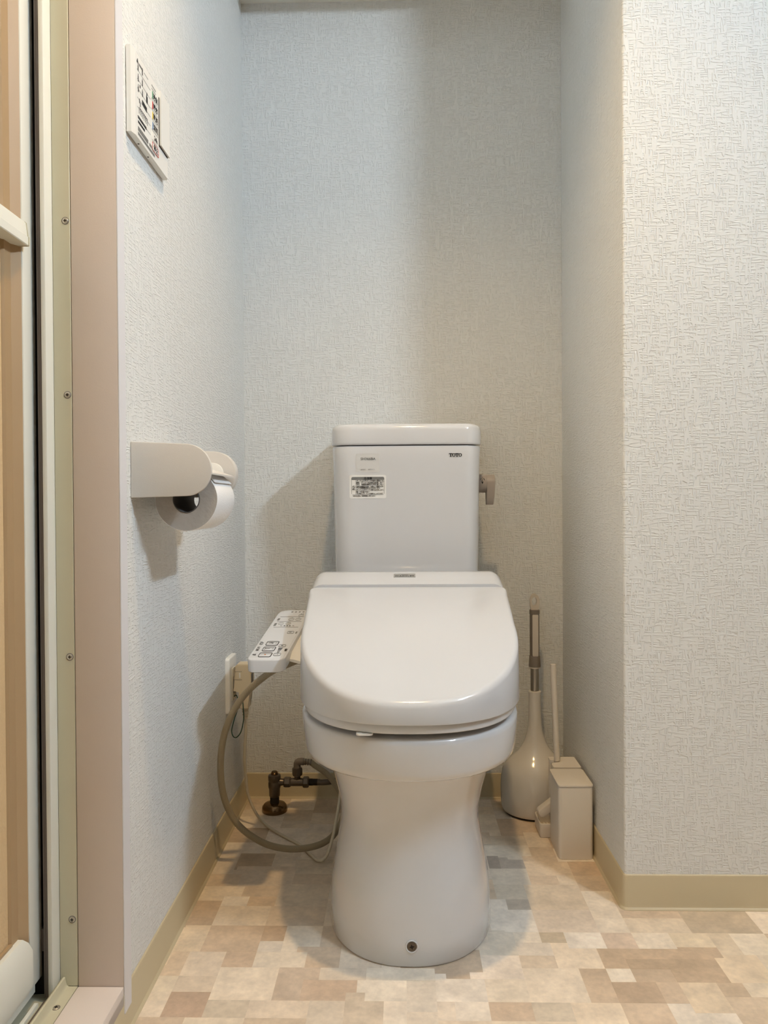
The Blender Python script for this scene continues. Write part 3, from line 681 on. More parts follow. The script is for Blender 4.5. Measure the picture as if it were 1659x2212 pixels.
# faded product number sticker
lb1 = tank_label('number_sticker', -.0930, -.0435, .7700, .8085, 'clearlab', .0003)
ttext('SH366BA', -.0672, .7975, .0072, 'grey', lb1, wx=1.12, align='CENTER', bold=.00012)
ttext('#NW1', -.0775, .7752, .0036, 'pale', lb1, align='CENTER', bold=.0001); ttext('ホワイト', -.0600, .7752, .0036, 'pale', lb1, align='CENTER', bold=.0001)
# caution sticker
lb2 = tank_label('caution_sticker', -.1065, -.0295, .7150, .7640, 'label', .0005)
x0, x1, z0, z1 = -.1025, -.0335, .7225, .7600
bm = bmesh.new(); tank_poly(bm, [(p.x, p.y) for p in rrect(x0, x1, z1 - .0062, z1, (.003, .003, 0.0001, .0001), 4)], .0008); obj('sticker_band', bm, 'grey', lb2)
bm = bmesh.new()
for a, b, c_, d_ in ((x0, x0 + .0006, z0 + .002, z1 - .004), (x1 - .0006, x1, z0 + .002, z1 - .004), (x0 + .002, x1 - .002, z0, z0 + .0006), (x0 + .0090, x0 + .0095, z0 + .0006, z1 - .006)):
    tank_poly(bm, [(a, c_), (b, c_), (b, d_), (a, d_)], .0008)
obj('sticker_frame', bm, 'grey', lb2)
ttext('⚠注意', (x0 + x1) / 2, z1 - .0033, .0056, 'black', lb2, .0011, align='CENTER', bold=.00012)
tx = x0 + .0102; wline = x1 - tx - .0008
for s, z, sz, wd in (('タンクふたやタンク内部の掃除には、', .0085, .0041, 1), ('酸性・アルカリ性洗剤は使用しない', .0126, .0041, .97), ('また、芳香洗浄剤などを使用しない', .0164, .0041, .97), ('内部の機能部品を傷め、水漏れして家財などを', .0204, .0031, .97),
                     ('ぬらす財産損害発生のおそれがあります。', .0234, .0031, .86), ('タンクふたやタンクに寄りもたれしたり、', .0274, .0041, 1), ('強く力を掛けない', .0314, .0041, .47), ('ふたが落下したり、タンクが破損することがあります。', .0350, .0028, .97)):
    o = ttext(s, tx, z1 - z, sz, 'black', lb2, .0008, bold=.00006)
    w_ = max(v.co.x for v in o.data.vertices) - min(v.co.x for v in o.data.vertices); k = wline * wd / w_
    for v in o.data.vertices: v.co.x = tx + (v.co.x - tx) * k
ttext('お手入れの際は、取扱説明書をご覧ください。', x0 + .003, z0 - .0025, .0027, 'black', lb2, .0008, bold=.00006, wx=.86)
bm = bmesh.new(); cxx, czz = x0 + .0048, z0 + .0165
for k in range(20):
    a, b = 2 * PI * k / 20, 2 * PI * (k + 1) / 20
    tank_poly(bm, [(cxx + r * math.cos(t), czz + r * math.sin(t)) for r, t in ((.0028, a), (.0028, b), (.0023, b), (.0023, a))], .0008)
tank_poly(bm, [(cxx - .0020, czz + .0014), (cxx - .0016, czz + .0020), (cxx + .0020, czz - .0014), (cxx + .0016, czz - .0020)], .0008)
obj('prohibition_mark', bm, 'black', lb2); ttext('禁止', cxx, czz - .0048, .0028, 'black', lb2, .0008, align='CENTER', bold=.00008)

# control arm at the left of the seat
PF, PR = Vector((-.2640, 1.300, .4395)), Vector((-.2440, 1.540, .4895))     # left edge of the top, front and rear
fy = lambda y: (y - PF.y) / (PR.y - PF.y)
ztop = lambda y: PF.z + (PR.z - PF.z) * fy(y)
xleft = lambda y: PF.x + (PR.x - PF.x) * fy(y)
PW = .0650
def parm(u, v, h=0):
    """u 0..PW across from the left edge, v metres along from the front"""
    y = PF.y + v; t = fy(y); return Vector((xleft(y) + u * (1 + .0 * t), y, ztop(y) + h))
plan = resample(rrect(0, PW, 0, .245, (.010, .020, .011, .014), 8), 96)
bm = bmesh.new(); lp = []
lp.append([parm(p.x, p.y, -.0232) for p in inset(plan, .003)])
lp.append([parm(p.x, p.y, -.0215) for p in inset(plan, .0008)])
for k in range(5):
    a = PI / 2 * k / 4; lp.append([parm(p.x, p.y, -.0022 + .0022 * math.sin(a)) for p in inset(plan, .0022 * (1 - math.cos(a)))])
loft(bm, lp); panel = obj('control_panel', bm, 'plastic', TO, 50)
# neck joining the arm to the body
bm = bmesh.new(); loft(bm, [[Vector((x, y, z)) for x, z in ((-.205, .430), (-.168, .420), (-.168, zt - .012), (-.19, zt - .006), (-.205, zt - .004))] for y, zt in ((1.345, .437), (1.36, .447), (1.46, .470), (1.53, .486))])
obj('panel_arm', bm, 'plastic2', TO, 40)
def pline(bm, u0, u1, v0, v1, h0=-.0002, h1=.0003):
    loft(bm, [[parm(u, v, h) for u, v in ((u0, v0), (u1, v0), (u1, v1), (u0, v1))] for h in (h0, h1)])
def pbutton(u0, u1, v0, v1, r, m='black', w=.0007, raised=True, slab=True):
    pts = rrect(u0, u1, v0, v1, r, 5)
    if slab:
        bm = bmesh.new(); loft(bm, [[parm(p.x, p.y, -.0003) for p in pts], [parm(p.x, p.y, .0004) for p in inset(pts, .0001)], [parm(p.x, p.y, .0006) for p in inset(pts, .0004)]])
        b = obj('button', bm, 'plastic', panel, 40)
    else: b = panel
    bm = bmesh.new(); ins = inset(pts, w); n = len(pts)
    A_ = [bm.verts.new(parm(p.x, p.y, .0009)) for p in pts]; B_ = [bm.verts.new(parm(p.x, p.y, .0009)) for p in ins]; C_ = [bm.verts.new(parm(p.x, p.y, .0001)) for p in pts]
    for k in range(n):
        q = (k + 1) % n; bm.faces.new((A_[k], A_[q], B_[q], B_[k])); bm.faces.new((A_[k], A_[q], C_[q], C_[k]))
    obj('button_outline', bm, m, b); return b
def ptext(body, u, v, size, m='black', d=.0009, par=None, rot=True, wx=1):
    o = parm(u, v, d); ud = parm(u + .01, v) - parm(u, v); vd = parm(u, v + .01) - parm(u, v)
    mw = frame_mw(o, vd, -ud) if rot else frame_mw(o, ud, vd)
    return text('lettering', body, size, m, par or panel, mw, depth=.0002, wx=wx, bold=.00008)
for vv, s in ((.012, '止'), (.0375, 'おしり'), (.0625, 'ビデ')):
    b = pbutton(.0165, .0385, vv - .0012, vv + .0175, .0035, w=.0010)
    ptext(s, .0085, vv + .0085, .0072 if len(s) < 3 else .0062, par=panel)
    if s == '止':
        bm = bmesh.new(); pline(bm, .0260, .0285, vv + .0075, vv + .0095, .0005, .0011); obj('button_mark', bm, 'orange', b)
    elif s == 'おしり':
        bm = bmesh.new(); pline(bm, .0215, .0290, vv + .0080, vv + .0088, .0005, .0011)
        for sg in (1, -1): loft(bm, [[parm(u, vv + .0084 + sg * v, h) for u, v in ((.0215, 0), (.0222, .0004), (.0200, .0046), (.0190, .0044))] for h in (.0005, .0011)])
        obj('button_mark', bm, 'grey', b)
    else:
        bm = bmesh.new(); loft(bm, [[parm(u, vv + v, h) for u, v in ((.0210, .0085), (.0245, .0095), (.0290, .0062), (.0275, .0085), (.0300, .0095), (.0250, .0110))] for h in (.0005, .0011)]); obj('button_mark', bm, 'black', b)
    if s != '止':
        bm = bmesh.new()
        for q in (.0055, .0085, .0115): pline(bm, .0335, .0352, vv + q, vv + q + .0018, .0005, .0010)
        obj('button_mark', bm, 'pale', b)
# strength keys and bars
for v0, s in ((.0165, '-'), (.0545, '+')):
    b = pbutton(.0415, .0540, v0, v0 + .0105, .003, 'grey', .0005); ptext(s, .0478, v0 + .0052, .007, par=b)
for k in range(7):
    bm = bmesh.new(); hw = .0018 + .00032 * k; pline(bm, .0470 - hw, .0470 + hw, .0295 + .0033 * k, .0313 + .0033 * k); obj('level_bar', bm, 'grey' if k < 4 else 'black', panel)
ptext('水勢', .0590, .0400, .0052)
b = pbutton(.0420, .0545, .1180, .1285, .003, 'grey', .0005); bm = bmesh.new()
for q in (0, .003): pline(bm, .0460, .0500, .1215 + q, .1225 + q, .0005, .0010)
obj('button_mark', bm, 'grey', b)
bm = bmesh.new()
for q in (.1185, .1215, .1255): pline(bm, .0575, .0605, q, q + .0020)
obj('printed_mark', bm, 'grey', panel)
for v_ in (.1500, .1790, .2050):
    bm = bmesh.new(); pline(bm, .0095, .0565, v_, v_ + .0009); obj('divider_line', bm, 'grey', panel)
def marks(cells, m='grey'):
    bm = bmesh.new()
    for u, v, a, b_ in cells: pline(bm, u - a / 2, u + a / 2, v - b_ / 2, v + b_ / 2)
    obj('printed_mark', bm, m, panel)['kind'] = 'stuff'
marks([(.0095, .158 + .003 * k, .0045, .0020) for k in range(5)]); marks([(.0095, .187 + .003 * k, .0045, .0020) for k in range(4)])
for u in (.0195, .0335):
    pbutton(u - .0050, u + .0050, .1640, .1740, .0035, 'pale', .0005); marks([(u, .169, .004, .003)], 'black')
marks([(.0225, .1575, .0035, .001), (.0290, .1575, .0030, .0030), (.0340, .1575, .0030, .0030), (.0390, .1575, .0030, .0030), (.0455, .1575, .0035, .001)], 'black')
for u in (.0345, .0480):
    pbutton(u - .0055, u + .0055, .1865, .1970, .0035, 'pale', .0005); marks([(u - .001, .190, .001, .010), (u + .001, .193, .001, .012), (u, .1985, .003, .004)], 'grey')
pbutton(.0440, .0540, .2085, .2180, .0035, 'pale', .0005); marks([(.049, .2130, .004, .002), (.0480, .2215, .0025, .0025), (.0515, .2220, .0025, .0025)])
marks([(.0270 + .0075 * k, .2330, .0034, .0048) for k in range(4)], 'grey')
bm = bmesh.new(); pline(bm, .0615, .0618, .004, .236, -.0003, .00015); obj('cover_seam', bm, 'pale', panel)

# ------------------------------------------------------------------ hoses, stop valve, plug, cord
SV = thing('stop_valve', 'tarnished chrome stop valve and tee standing on the floor left of the toilet', 'valve', (-.290, 1.752, 0))
vx, vy = -.2925, 1.752
bm = bmesh.new(); lathe(bm, [(.0285, 0), (.0292, .004), (.0285, .011), (.024, .0165), (.016, .0190), (.0115, .0200)], (vx, vy, 0), 36); obj('floor_flange', bm, 'chrome', SV, 50)
bm = bmesh.new(); lathe(bm, [(.0105, .019), (.0105, .034)], (vx, vy, 0), 24); obj('riser_pipe', bm, 'dark', SV, 40)
bm = bmesh.new(); lathe(bm, [(.0105, .033), (.0125, .036), (.0128, .052), (.0138, .054), (.0142, .058), (.0142, .066), (.0136, .067), (.0136, .070), (.0144, .071), (.0144, .080), (.0136, .083), (.0105, .0845)], (vx, vy, 0), 32); vb = obj('valve_body', bm, 'brass', SV, 40)
bm = bmesh.new(); lathe(bm, [(.0080, .0843), (.0080, .0875), (.0070, .0885), (.0070, .0905), (.0055, .0915)], (vx, vy, 0), 24); sp = obj('spindle', bm, 'chrome', SV, 35)
bm = bmesh.new(); bbox(bm, vx - .005, vx + .005, vy - .0009, vy + .0009, .0912, .0919); obj('spindle_slot', bm, 'dark', sp)
zt = .0665
def hexa(name, x0, x1, r, c, parent, m='brass'):
    bm = bmesh.new(); lathe(bm, [(r * .88, x0), (r, x0 + (x1 - x0) * .15), (r, x1 - (x1 - x0) * .15), (r * .88, x1)], c, 6, 'x'); bmesh.ops.bevel(bm, geom=bm.edges[:], offset=.0007, segments=1); return obj(name, bm, m, parent, 25)
bm = bmesh.new(); lathe(bm, [(.0095, .009), (.0080, .016), (.0072, .022), (.0072, .105), ], (vx, vy, zt), 24, 'x'); obj('tee_pipe', bm, 'brass', SV, 40)
hexa('union_nut', .0215, .0375, .0118, (vx, vy, zt), SV); hexa('union_nut', .0655, .0790, .0128, (vx, vy, zt), SV)
bm = bmesh.new(); lathe(bm, [(.0088, .038), (.0092, .040), (.0092, .064), (.0088, .066)], (vx, vy, zt), 24, 'x'); obj('tee_body', bm, 'brass', SV, 35)
ex = vx + .0525
bm = bmesh.new(); lathe(bm, [(.0070, .006), (.0070, .014), (.0112, .016), (.0118, .019), (.0118, .030), (.0108, .033), (.0075, .034)], (ex, vy, zt), 8); obj('branch_nut', bm, 'brass', SV, 25)
bm = bmesh.new(); tube(bm, [(ex, vy, zt + .033), (ex, vy, zt + .043), (ex + .004, vy - .001, zt + .0475), (ex + .016, vy - .002, zt + .0475)], .0082, 16); obj('elbow', bm, 'grip', SV, 50)
bm = bmesh.new(); tube(bm, [(vx + .0795, vy, zt), (vx + .12, vy, zt), (vx + .16, vy + .005, zt + .006), (vx + .185, vy + .005, zt + .016)], .0066, 14); obj('tank_supply_pipe', bm, 'brass', SV, 50)
bm = bmesh.new(); lathe(bm, [(.0078, .0795), (.0078, .0880), (.0074, .0885), (.0074, .099)], (vx, vy, zt), 20, 'x'); obj('pipe_sleeve', bm, 'dark', SV, 40)

H = [(-.168, 1.420, .425), (-.200, 1.415, .412), (-.248, 1.425, .388), (-.300, 1.435, .340), (-.334, 1.445, .275), (-.346, 1.455, .205), (-.342, 1.47, .135), (-.318, 1.485, .078), (-.272, 1.495, .040), (-.222, 1.50, .026), (-.174, 1.51, .027), (-.146, 1.535, .031), (-.131, 1.58, .036), (-.124, 1.64, .044), (-.131, 1.69, .056), (-.165, 1.73, .088), (-.200, 1.747, .107), (ex + .030, 1.750, .1135), (ex + .016, 1.750, .114)]
bm = bmesh.new(); tube(bm, H, .0064, 16, True); hose = tag(obj('supply_hose', bm, 'hose', None, 60), 'beige braided water hose looping beside the left wall', 'hose')
for k in range(3):
    c0, c1 = Vector((ex + .018 + .006 * k, 1.750, .114 - .0006 * k)), Vector((ex + .0215 + .006 * k, 1.750, .1136 - .0007 * k))
    bm = bmesh.new(); tube(bm, [c0, c1], .0072, 16, smooth=False); obj('hose_ferrule', bm, 'grip', hose, 40)

OU = thing('wall_outlet', 'white wall outlet plate low on the left wall', 'outlet', (XL, 1.647, .32))
bm = bmesh.new(); prism(bm, rrect(1.612, 1.682, .258, .378, .006, 6), lambda u, v, h: Vector((XL + h, u, v)), 0.0002, .0095, .003); pl_ = obj('cover_plate', bm, 'plastic2', OU, 45)
bm = bmesh.new(); prism(bm, rrect(1.634, 1.660, .283, .353, .002, 3), lambda u, v, h: Vector((XL + h, u, v)), .009, .0108, .0006); sk = obj('socket_insert', bm, 'plastic2', OU, 40)
box('earth_terminal', 'cream', XL + .0105, XL + .014, 1.639, 1.655, .285, .299, OU, .0008, 1)
PG = thing('power_plug', 'cream leakage breaker plug in the outlet on the left wall', 'plug', (XL, 1.647, .27))
px0 = XL + .0165
bm = bmesh.new()
loft(bm, [[Vector((u, y, v)) for u, v in ((px0, .3045), (px0 - .003, .3055), (px0 - .003, .3105), (px0, .312), (px0, .357), (px0 + .005, .3625), (px0 + .031, .3625), (px0 + .035, .357), (px0 + .035, .315), (px0 + .028, .284), (px0 + .028, .268), (px0 + .010, .268), (px0 + .010, .3045))] for y in (1.628, 1.664)])
bmesh.ops.bevel(bm, geom=[e for e in bm.edges if abs((e.verts[0].co - e.verts[1].co).y) < 1e-6], offset=.0015, segments=2, affect='EDGES')
pb = obj('plug_body', bm, 'cream', PG, 35)
bm = bmesh.new(); lathe(bm, [(.0075, .268), (.0072, .262), (.0055, .2615), (.0055, .2595), (.0070, .259), (.0068, .256), (.0052, .2555), (.0052, .2535), (.0064, .253), (.0062, .250), (.0046, .2495), (.0046, .247), (.0056, .2465), (.0052, .243), (.003, .2425)], (px0 + .019, 1.646, 0), 20); obj('strain_relief', bm, 'cream', PG, 40)
bm = bmesh.new(); bbox(bm, px0 + .0095, px0 + .0125, 1.6270, 1.6285, .334, .345, .0004, 1); obj('test_button', bm, 'plastic2', pb)
bm = bmesh.new(); bbox(bm, px0 + .0350, px0 + .0356, 1.631, 1.652, .316, .341); obj('rating_label', bm, 'grey', pb)
bm = bmesh.new(); lathe(bm, [(.004, .0345), (.004, .0375), (.003, .0385)], (px0, 1.64, .349), 16, 'x'); obj('reset_button', bm, 'grip', pb, 40)
for z in (.3475, .3300):
    bm = bmesh.new(); bbox(bm, px0 + .0005, px0 + .016, 1.6276, 1.6284, z, z + .0006); obj('body_seam', bm, 'grip', pb)
bm = bmesh.new(); bbox(bm, XL + .0109, px0 + .0005, 1.640, 1.6415, .328, .334); bbox(bm, XL + .0109, px0 + .0005, 1.652, 1.6535, .328, .334); obj('plug_blade', bm, 'steel', PG)
C_ = [(px0 + .019, 1.646, .2425), (px0 + .0195, 1.647, .22), (px0 + .015, 1.652, .16), (px0 + .0165, 1.660, .10), (px0 + .0220, 1.665, .062), (-.318, 1.665, .028), (-.296, 1.655, .0085), (-.258, 1.618, .0036), (-.212, 1.570, .0036), (-.180, 1.520, .0036), (-.165, 1.498, .0046), (-.150, 1.494, .013), (-.139, 1.510, .040), (-.1315, 1.545, .075), (-.128, 1.59, .110), (-.128, 1.64, .17), (-.124, 1.66, .24), (-.122, 1.665, .293)]
bm = bmesh.new(); tube(bm, C_, .0031, 10); obj('power_cord', bm, 'cord', PG, 60)
E_ = [(XL + .0125, 1.641, .290), (XL + .0155, 1.636, .2955), (XL + .022, 1.628, .2935), (XL + .0235, 1.625, .27), (XL + .016, 1.620, .245), (XL + .012, 1.616, .222), (XL + .020, 1.614, .2105), (XL + .0315, 1.615, .222), (XL + .0375, 1.617, .250), (XL + .0365, 1.619, .272), (XL + .034, 1.627, .283)]
bm = bmesh.new(); tube(bm, E_, .0011, 8, step=.003); obj('earth_wire', bm, 'green', PG, 60)

# ------------------------------------------------------------------ fan controller on the left wall
FC = thing('fan_controller', 'white bathroom fan remote control panel high on the left wall', 'control panel', (XL, 1.127, 1.272))
def wallp(u, v, h): return Vector((XL + h, u, v))          # u depth, v height, h off the wall
cy0, cy1, cz0, cz1 = 1.0475, 1.207, 1.2145, 1.3325
bm = bmesh.new(); loft(bm, [[wallp(u, v, h) for u, v in q] for q, h in (
    (((cy0 + .002, cz0 + .002), (cy1 - .003, cz0 + .002), (cy1 - .003, cz1 - .002), (cy0 + .002, cz1 - .002)), .0002),
    (((cy0, cz0), (cy1, cz0), (cy1, cz1), (cy0, cz1)), .0015), (((cy0, cz0), (cy1, cz0), (cy1, cz1), (cy0, cz1)), .0075),
    (((cy0 + .012, cz0 + .0008), (cy1 - .002, cz0 + .0008), (cy1 - .002, cz1 - .0008), (cy0 + .012, cz1 - .0008)), .0098))])
case = obj('case', bm, 'plastic2', FC)
bm = bmesh.new(); loft(bm, [[wallp(u, v, h) for u, v in ((1.1645, cz0 + .0345), (cy1 + .0006, cz0 + .0345), (cy1 + .0006, cz1 - .001), (1.1645, cz1 - .001))] for h in (.0080, .0128)]); cov = obj('flip_cover', bm, 'plastic2', FC)
bm = bmesh.new(); bbox(bm, XL + .0098, XL + .0103, 1.1618, 1.1645, cz0 + .032, cz1 - .012); bbox(bm, XL + .0098, XL + .0103, 1.1618, cy1 - .003, cz0 + .0320, cz0 + .0345); obj('cover_gap', bm, 'dark', case)
for u in (1.085, 1.1265):
    bm = bmesh.new(); lathe(bm, [(.0014, -.0001), (.0014, .0005)], (XL + .0048, u, cz0 - .0002), 12); obj('screw_hole', bm, 'dark', case)
def cprint(cells, m, name='printed_mark'):
    bm = bmesh.new()
    for u, v, a, b_ in cells: loft(bm, [[wallp(u + p * a / 2, v + q * b_ / 2, h) for p, q in ((-1, -1), (1, -1), (1, 1), (-1, 1))] for h in (.0097, .0101)])
    o = obj(name, bm, m, case)
    if len(cells) > 1: o['kind'] = 'stuff'
    return o
def ctext(s, u, v, size, m='black', wx=1.0):
    return text('lettering', s, size, m, case, frame_mw(wallp(u, v, .0102), (0, 1, 0), (0, 0, 1)), wx=wx, depth=.0001, bold=.0001)
bm = bmesh.new()
for du, dv in ((0, .0018), (-.0017, -.0010), (.0017, -.0010)):
    loft(bm, [[wallp(1.0690 + du + a, 1.3215 + dv + b_, h) for a, b_ in ((-.0016, 0), (0, -.0022), (.0016, 0), (0, .0022))] for h in (.0097, .0101)])
obj('maker_mark', bm, 'black', case)
cprint([(1.0755 + .0019 * k, 1.3205, .0013, .0032) for k in range(9)], 'grey')
cprint([(1.0975 + .0022 * k, 1.3205, .0015, .0012) for k in range(8)], 'pale')
cprint([(1.1310 + .0024 * k, 1.3215, .0017, .0022) for k in range(8)] + [(1.1310 + .0024 * k, 1.3170, .0017, .0014) for k in range(8)], 'pale')
for k in range(6): cprint([(1.095, 1.3100 - .0130 * k, .056, .0006)], 'pale', 'divider_line')
for k in range(3):
    cprint([(1.0715, 1.3130 - .0145 * k, .0026, .0075), (1.0715, 1.3185 - .0145 * k, .0010, .0030)], 'black'); cprint([(1.0890, 1.3165 - .0150 * k, .0026, .0075), (1.0890, 1.3215 - .0150 * k, .0010, .0030)], 'black')
cprint([(1.0790, 1.2915, .003, .004), (1.1080, 1.2960, .003, .004), (1.1080, 1.2880, .006, .010), (1.0760, 1.2700, .002, .006), (1.0790, 1.2660, .002, .006)], 'black')
cprint([(1.0880 + .0026 * k, 1.2740 - .0002 * k, .0019, .0070) for k in range(8)] + [(1.0740 + .0050 * k, 1.2560, .0008, .0090) for k in range(8)] + [(1.0930, 1.2605, .034, .0008)], 'black')
cprint([(1.0700 + .0024 * k, 1.2450, .0018, .0038) for k in range(15)] + [(1.0700 + .0024 * k, 1.2385, .0018, .0034) for k in range(12)], 'black')
cprint([(1.0700 + .0024 * k, 1.2290, .0018, .0060) for k in range(18)] + [(1.0700 + .0024 * k, 1.2220, .0018, .0040) for k in range(30)] + [(1.1180 + .0024 * k, 1.2290, .0018, .0040) for k in range(12)], 'grey')
for k, (s, m_) in enumerate((('換気', 'grn'), ('暖房', 'red'), ('乾燥', 'yel'), ('涼風', 'blu'), ('24h', None), ('停止', 'red'))):
    zc_ = 1.3075 - .0150 * k
    bm = bmesh.new(); prism(bm, rrect(1.1290, 1.1575, zc_ - .0058, zc_ + .0058, .0012, 3), lambda u, v, h: wallp(u, v, h), .0096, .0106, .0004); b = obj('button', bm, 'plastic2', case, 40)
    if k == 5:
        bm = bmesh.new()
        for a_ in ((1.1290, 1.1575, zc_ - .0060, zc_ - .0053), (1.1290, 1.1575, zc_ + .0053, zc_ + .0060), (1.1290, 1.1298, zc_ - .0060, zc_ + .0060), (1.1567, 1.1575, zc_ - .0060, zc_ + .0060)): bbox(bm, XL + .0104, XL + .0109, *a_)
        obj('button_outline', bm, 'red', b)
    elif m_:
        bm = bmesh.new(); bbox(bm, XL + .0104, XL + .0109, 1.1292, 1.1335, zc_ - .0052, zc_ + .0052); obj('colour_mark', bm, m_, b)
    text('lettering', s, .0098, 'black', b, frame_mw(wallp(1.1448, zc_, .0108), (0, 1, 0), (0, 0, 1)), depth=.0001, bold=.0002, wx=1.05)

# ------------------------------------------------------------------ toilet paper holder and roll
PH = thing('paper_holder', 'white toilet paper holder with rounded side plates on the left wall', 'paper holder', (XL, 1.13, .75))
def side_plate(y0, y1, name, xt=-.2595):
    pts = [(XL + .0003, .7140), (XL + .0003, .7915)]
    cz, r = .7520, .0360; cx_ = xt - r
    for k in range(25):
        a = PI / 2 - PI * k / 24; pts.append((cx_ + r * math.cos(a), cz + r * math.sin(a)))
    bm = bmesh.new(); P_ = [Vector(p) for p in resample([Vector(p) for p in pts], 110)]
    prism(bm, P_, lambda u, v, h: Vector((u, h, v)), y1, y0, .0010, .0010); return obj(name, bm, 'matte', PH, 35)
side_plate(1.0530, 1.0585, 'side_plate')
fp = side_plate(1.2100, 1.2290, 'side_plate')
# raised inner hub on the far plate carrying the roll arm
bm = bmesh.new(); prism(bm, [Vector(p) for p in resample([Vector((XL + .01, .735)), Vector((XL + .01, .770))] + [Vector((-.296 + .0175 * math.cos(a), .7525 + .0175 * math.sin(a))) for a in [PI / 2 - PI * k / 12 for k in range(13)]], 60)], lambda u, v, h: Vector((u, h, v)), 1.2095, 1.2060, .001); obj('plate_hub', bm, 'plastic2', PH, 35)
box('back_plate', 'matte', XL + .0004, XL + .006, 1.059, 1.2095, .722, .789, PH, .001, 2)
# swinging cover with cutter edge
bm = bmesh.new(); N_ = 14; up = []; dn = []
for k in range(N_ + 1):
    t = k / N_; x = XL + .012 + t * .0985; z = .7705 - .0235 * t ** 1.5
    up.append((x, z + .0012)); dn.append((x, z - .0012))
sec = up + dn[::-1]
loft(bm, [[Vector((x, y, z)) for x, z in sec] for y in (1.0605, 1.2055)]); obj('cutter_lid', bm, 'matte', PH, 35)
for ya, yb in ((1.0588, 1.0760), (1.196, 1.2090)): box('roll_arm', 'plastic2', -.311, -.299, ya, yb, .7262, .7305, PH, .001, 1)
RC = Vector((-.3055, 0, .7118)); RY0, RY1, RO, RI = 1.0905, 1.2015, .0452, .0192
RL = thing('toilet_roll', 'white toilet paper roll hanging in the wall holder', 'toilet roll', (RC.x, (RY0 + RY1) / 2, RC.z))
bm = bmesh.new(); n = 72
def ring(r, y, wob=0): return [Vector((RC.x + (r + wob * math.sin(5 * a + 1)) * math.cos(a), y, RC.z + (r + wob * math.sin(3 * a)) * math.sin(a))) for a in [2 * PI * k / n for k in range(n)]]
loft(bm, [ring(RO - .0008, RY0, .0003), ring(RO, RY0 + .0012, .0003), ring(RO, RY1 - .0012, .0003), ring(RO - .0008, RY1, .0003)], False, False); obj('paper', bm, 'paperroll', RL, 50)
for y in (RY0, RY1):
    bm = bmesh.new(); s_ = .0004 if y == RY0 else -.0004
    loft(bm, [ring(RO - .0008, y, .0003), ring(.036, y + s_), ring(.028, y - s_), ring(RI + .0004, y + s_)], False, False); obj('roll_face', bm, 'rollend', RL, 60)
bm = bmesh.new(); loft(bm, [ring(RI, RY0 - .0005), ring(RI, RY1 + .0005), ring(RI - .0009, RY1 + .0005), ring(RI - .0009, RY0 - .0005), ring(RI, RY0 - .0005)], False, False); obj('cardboard_core', bm, 'core', RL, 50)
bm = bmesh.new(); up = []
for k in range(9):
    a = math.radians(62 - 4 * k); up.append((RC.x + (RO + .0006 + .0020 * (k / 8) ** 2) * math.cos(a), RC.z + (RO + .0006 + .0020 * (k / 8) ** 2) * math.sin(a)))
sec = up + [(x - .0003, z - .0003) for x, z in up[::-1]]
loft(bm, [[Vector((x, y, z)) for x, z in sec] for y in (RY0 + .001, RY1 - .001)]); obj('loose_sheet', bm, 'paperroll', RL, 50)

# ------------------------------------------------------------------ plunger with case, right of the toilet
PLc = Vector((.304, 1.7565, 0))
PN = thing('plunger', 'white bottle-shaped plunger case with grey grip beside the back wall', 'plunger', PLc)
bm = bmesh.new(); prof = [(.070, .0035), (.0745, .006), (.0765, .012), (.0780, .030), (.0785, .055), (.0775, .078), (.0745, .094), (.0690, .107), (.0600, .118), (.0490, .1275), (.0385, .1375), (.0300, .149), (.0235, .1625), (.0187, .178), (.0157, .195), (.0144, .212), (.0138, .235), (.0136, .268), (.0144, .2715), (.0146, .2740), (.0138, .2755), (.0118, .2755)]
lathe(bm, prof, (PLc.x, PLc.y, 0), 56, 'z', 1.0, .90); pc = obj('case', bm, 'plastic2', PN, 60); pc.active_material = mat('glossy_cream_plastic', (228, 222, 212), .14, coat=.4)
bm = bmesh.new(); lathe(bm, [(.066, 0), (.070, .001), (.071, .0034), (.06, .0036)], (PLc.x, PLc.y, 0), 56, 'z', 1.0, .90); obj('base_rubber', bm, 'dark', PN, 50)
bm = bmesh.new(); lathe(bm, [(.0098, .250), (.0098, .340)], (PLc.x, PLc.y, 0), 24); obj('pole', bm, 'steelp', PN, 40)
bm = bmesh.new(); lathe(bm, [(.0098, .3265), (.0130, .3272), (.0138, .3290), (.0136, .3302)], (PLc.x, PLc.y, 0), 28); obj('collar_ring', bm, 'tab', PN, 40)
bm = bmesh.new(); lathe(bm, [(.0134, .3300), (.0136, .3320), (.0120, .3545), (.0108, .3560), (.0108, .4500), (.0116, .4510), (.0116, .4595), (.0105, .4605)], (PLc.x, PLc.y, 0), 28); grip = obj('grip', bm, 'grip', PN, 35)
bm = bmesh.new(); prism(bm, rrect(PLc.x - .0064, PLc.x + .0070, .3550, .4500, .0025, 4), lambda u, v, h: Vector((u, PLc.y - h, v)), .006, .0114, .0008); obj('grip_inlay', bm, 'tab', grip, 40)
# hanging loop: rounded tab with an oval eye
bm = bmesh.new(); oo = []; ii = []; nn = 40
for k in range(nn):
    a = 2 * PI * k / nn; oo.append(Vector((PLc.x + .0108 * math.cos(a), .480 + max(-.0195, .0165 * math.sin(a) if math.sin(a) > 0 else .0195 * (-min(1, -math.sin(a) * 1.6)))))); ii.append(Vector((PLc.x - .001 + .0058 * math.cos(a), .4795 + .0098 * math.sin(a))))
ro = []
for lp_, dy in ((ii, -.0055), (ii, .0055), (oo, .0055), (oo, -.0055)):
    ro.append([Vector((p.x, PLc.y + dy, p.y)) for p in lp_])
loft(bm, ro + [ro[0]], False, False); bmesh.ops.remove_doubles(bm, verts=bm.verts[:], dist=1e-6); obj('hanging_loop', bm, 'tab', PN, 40)

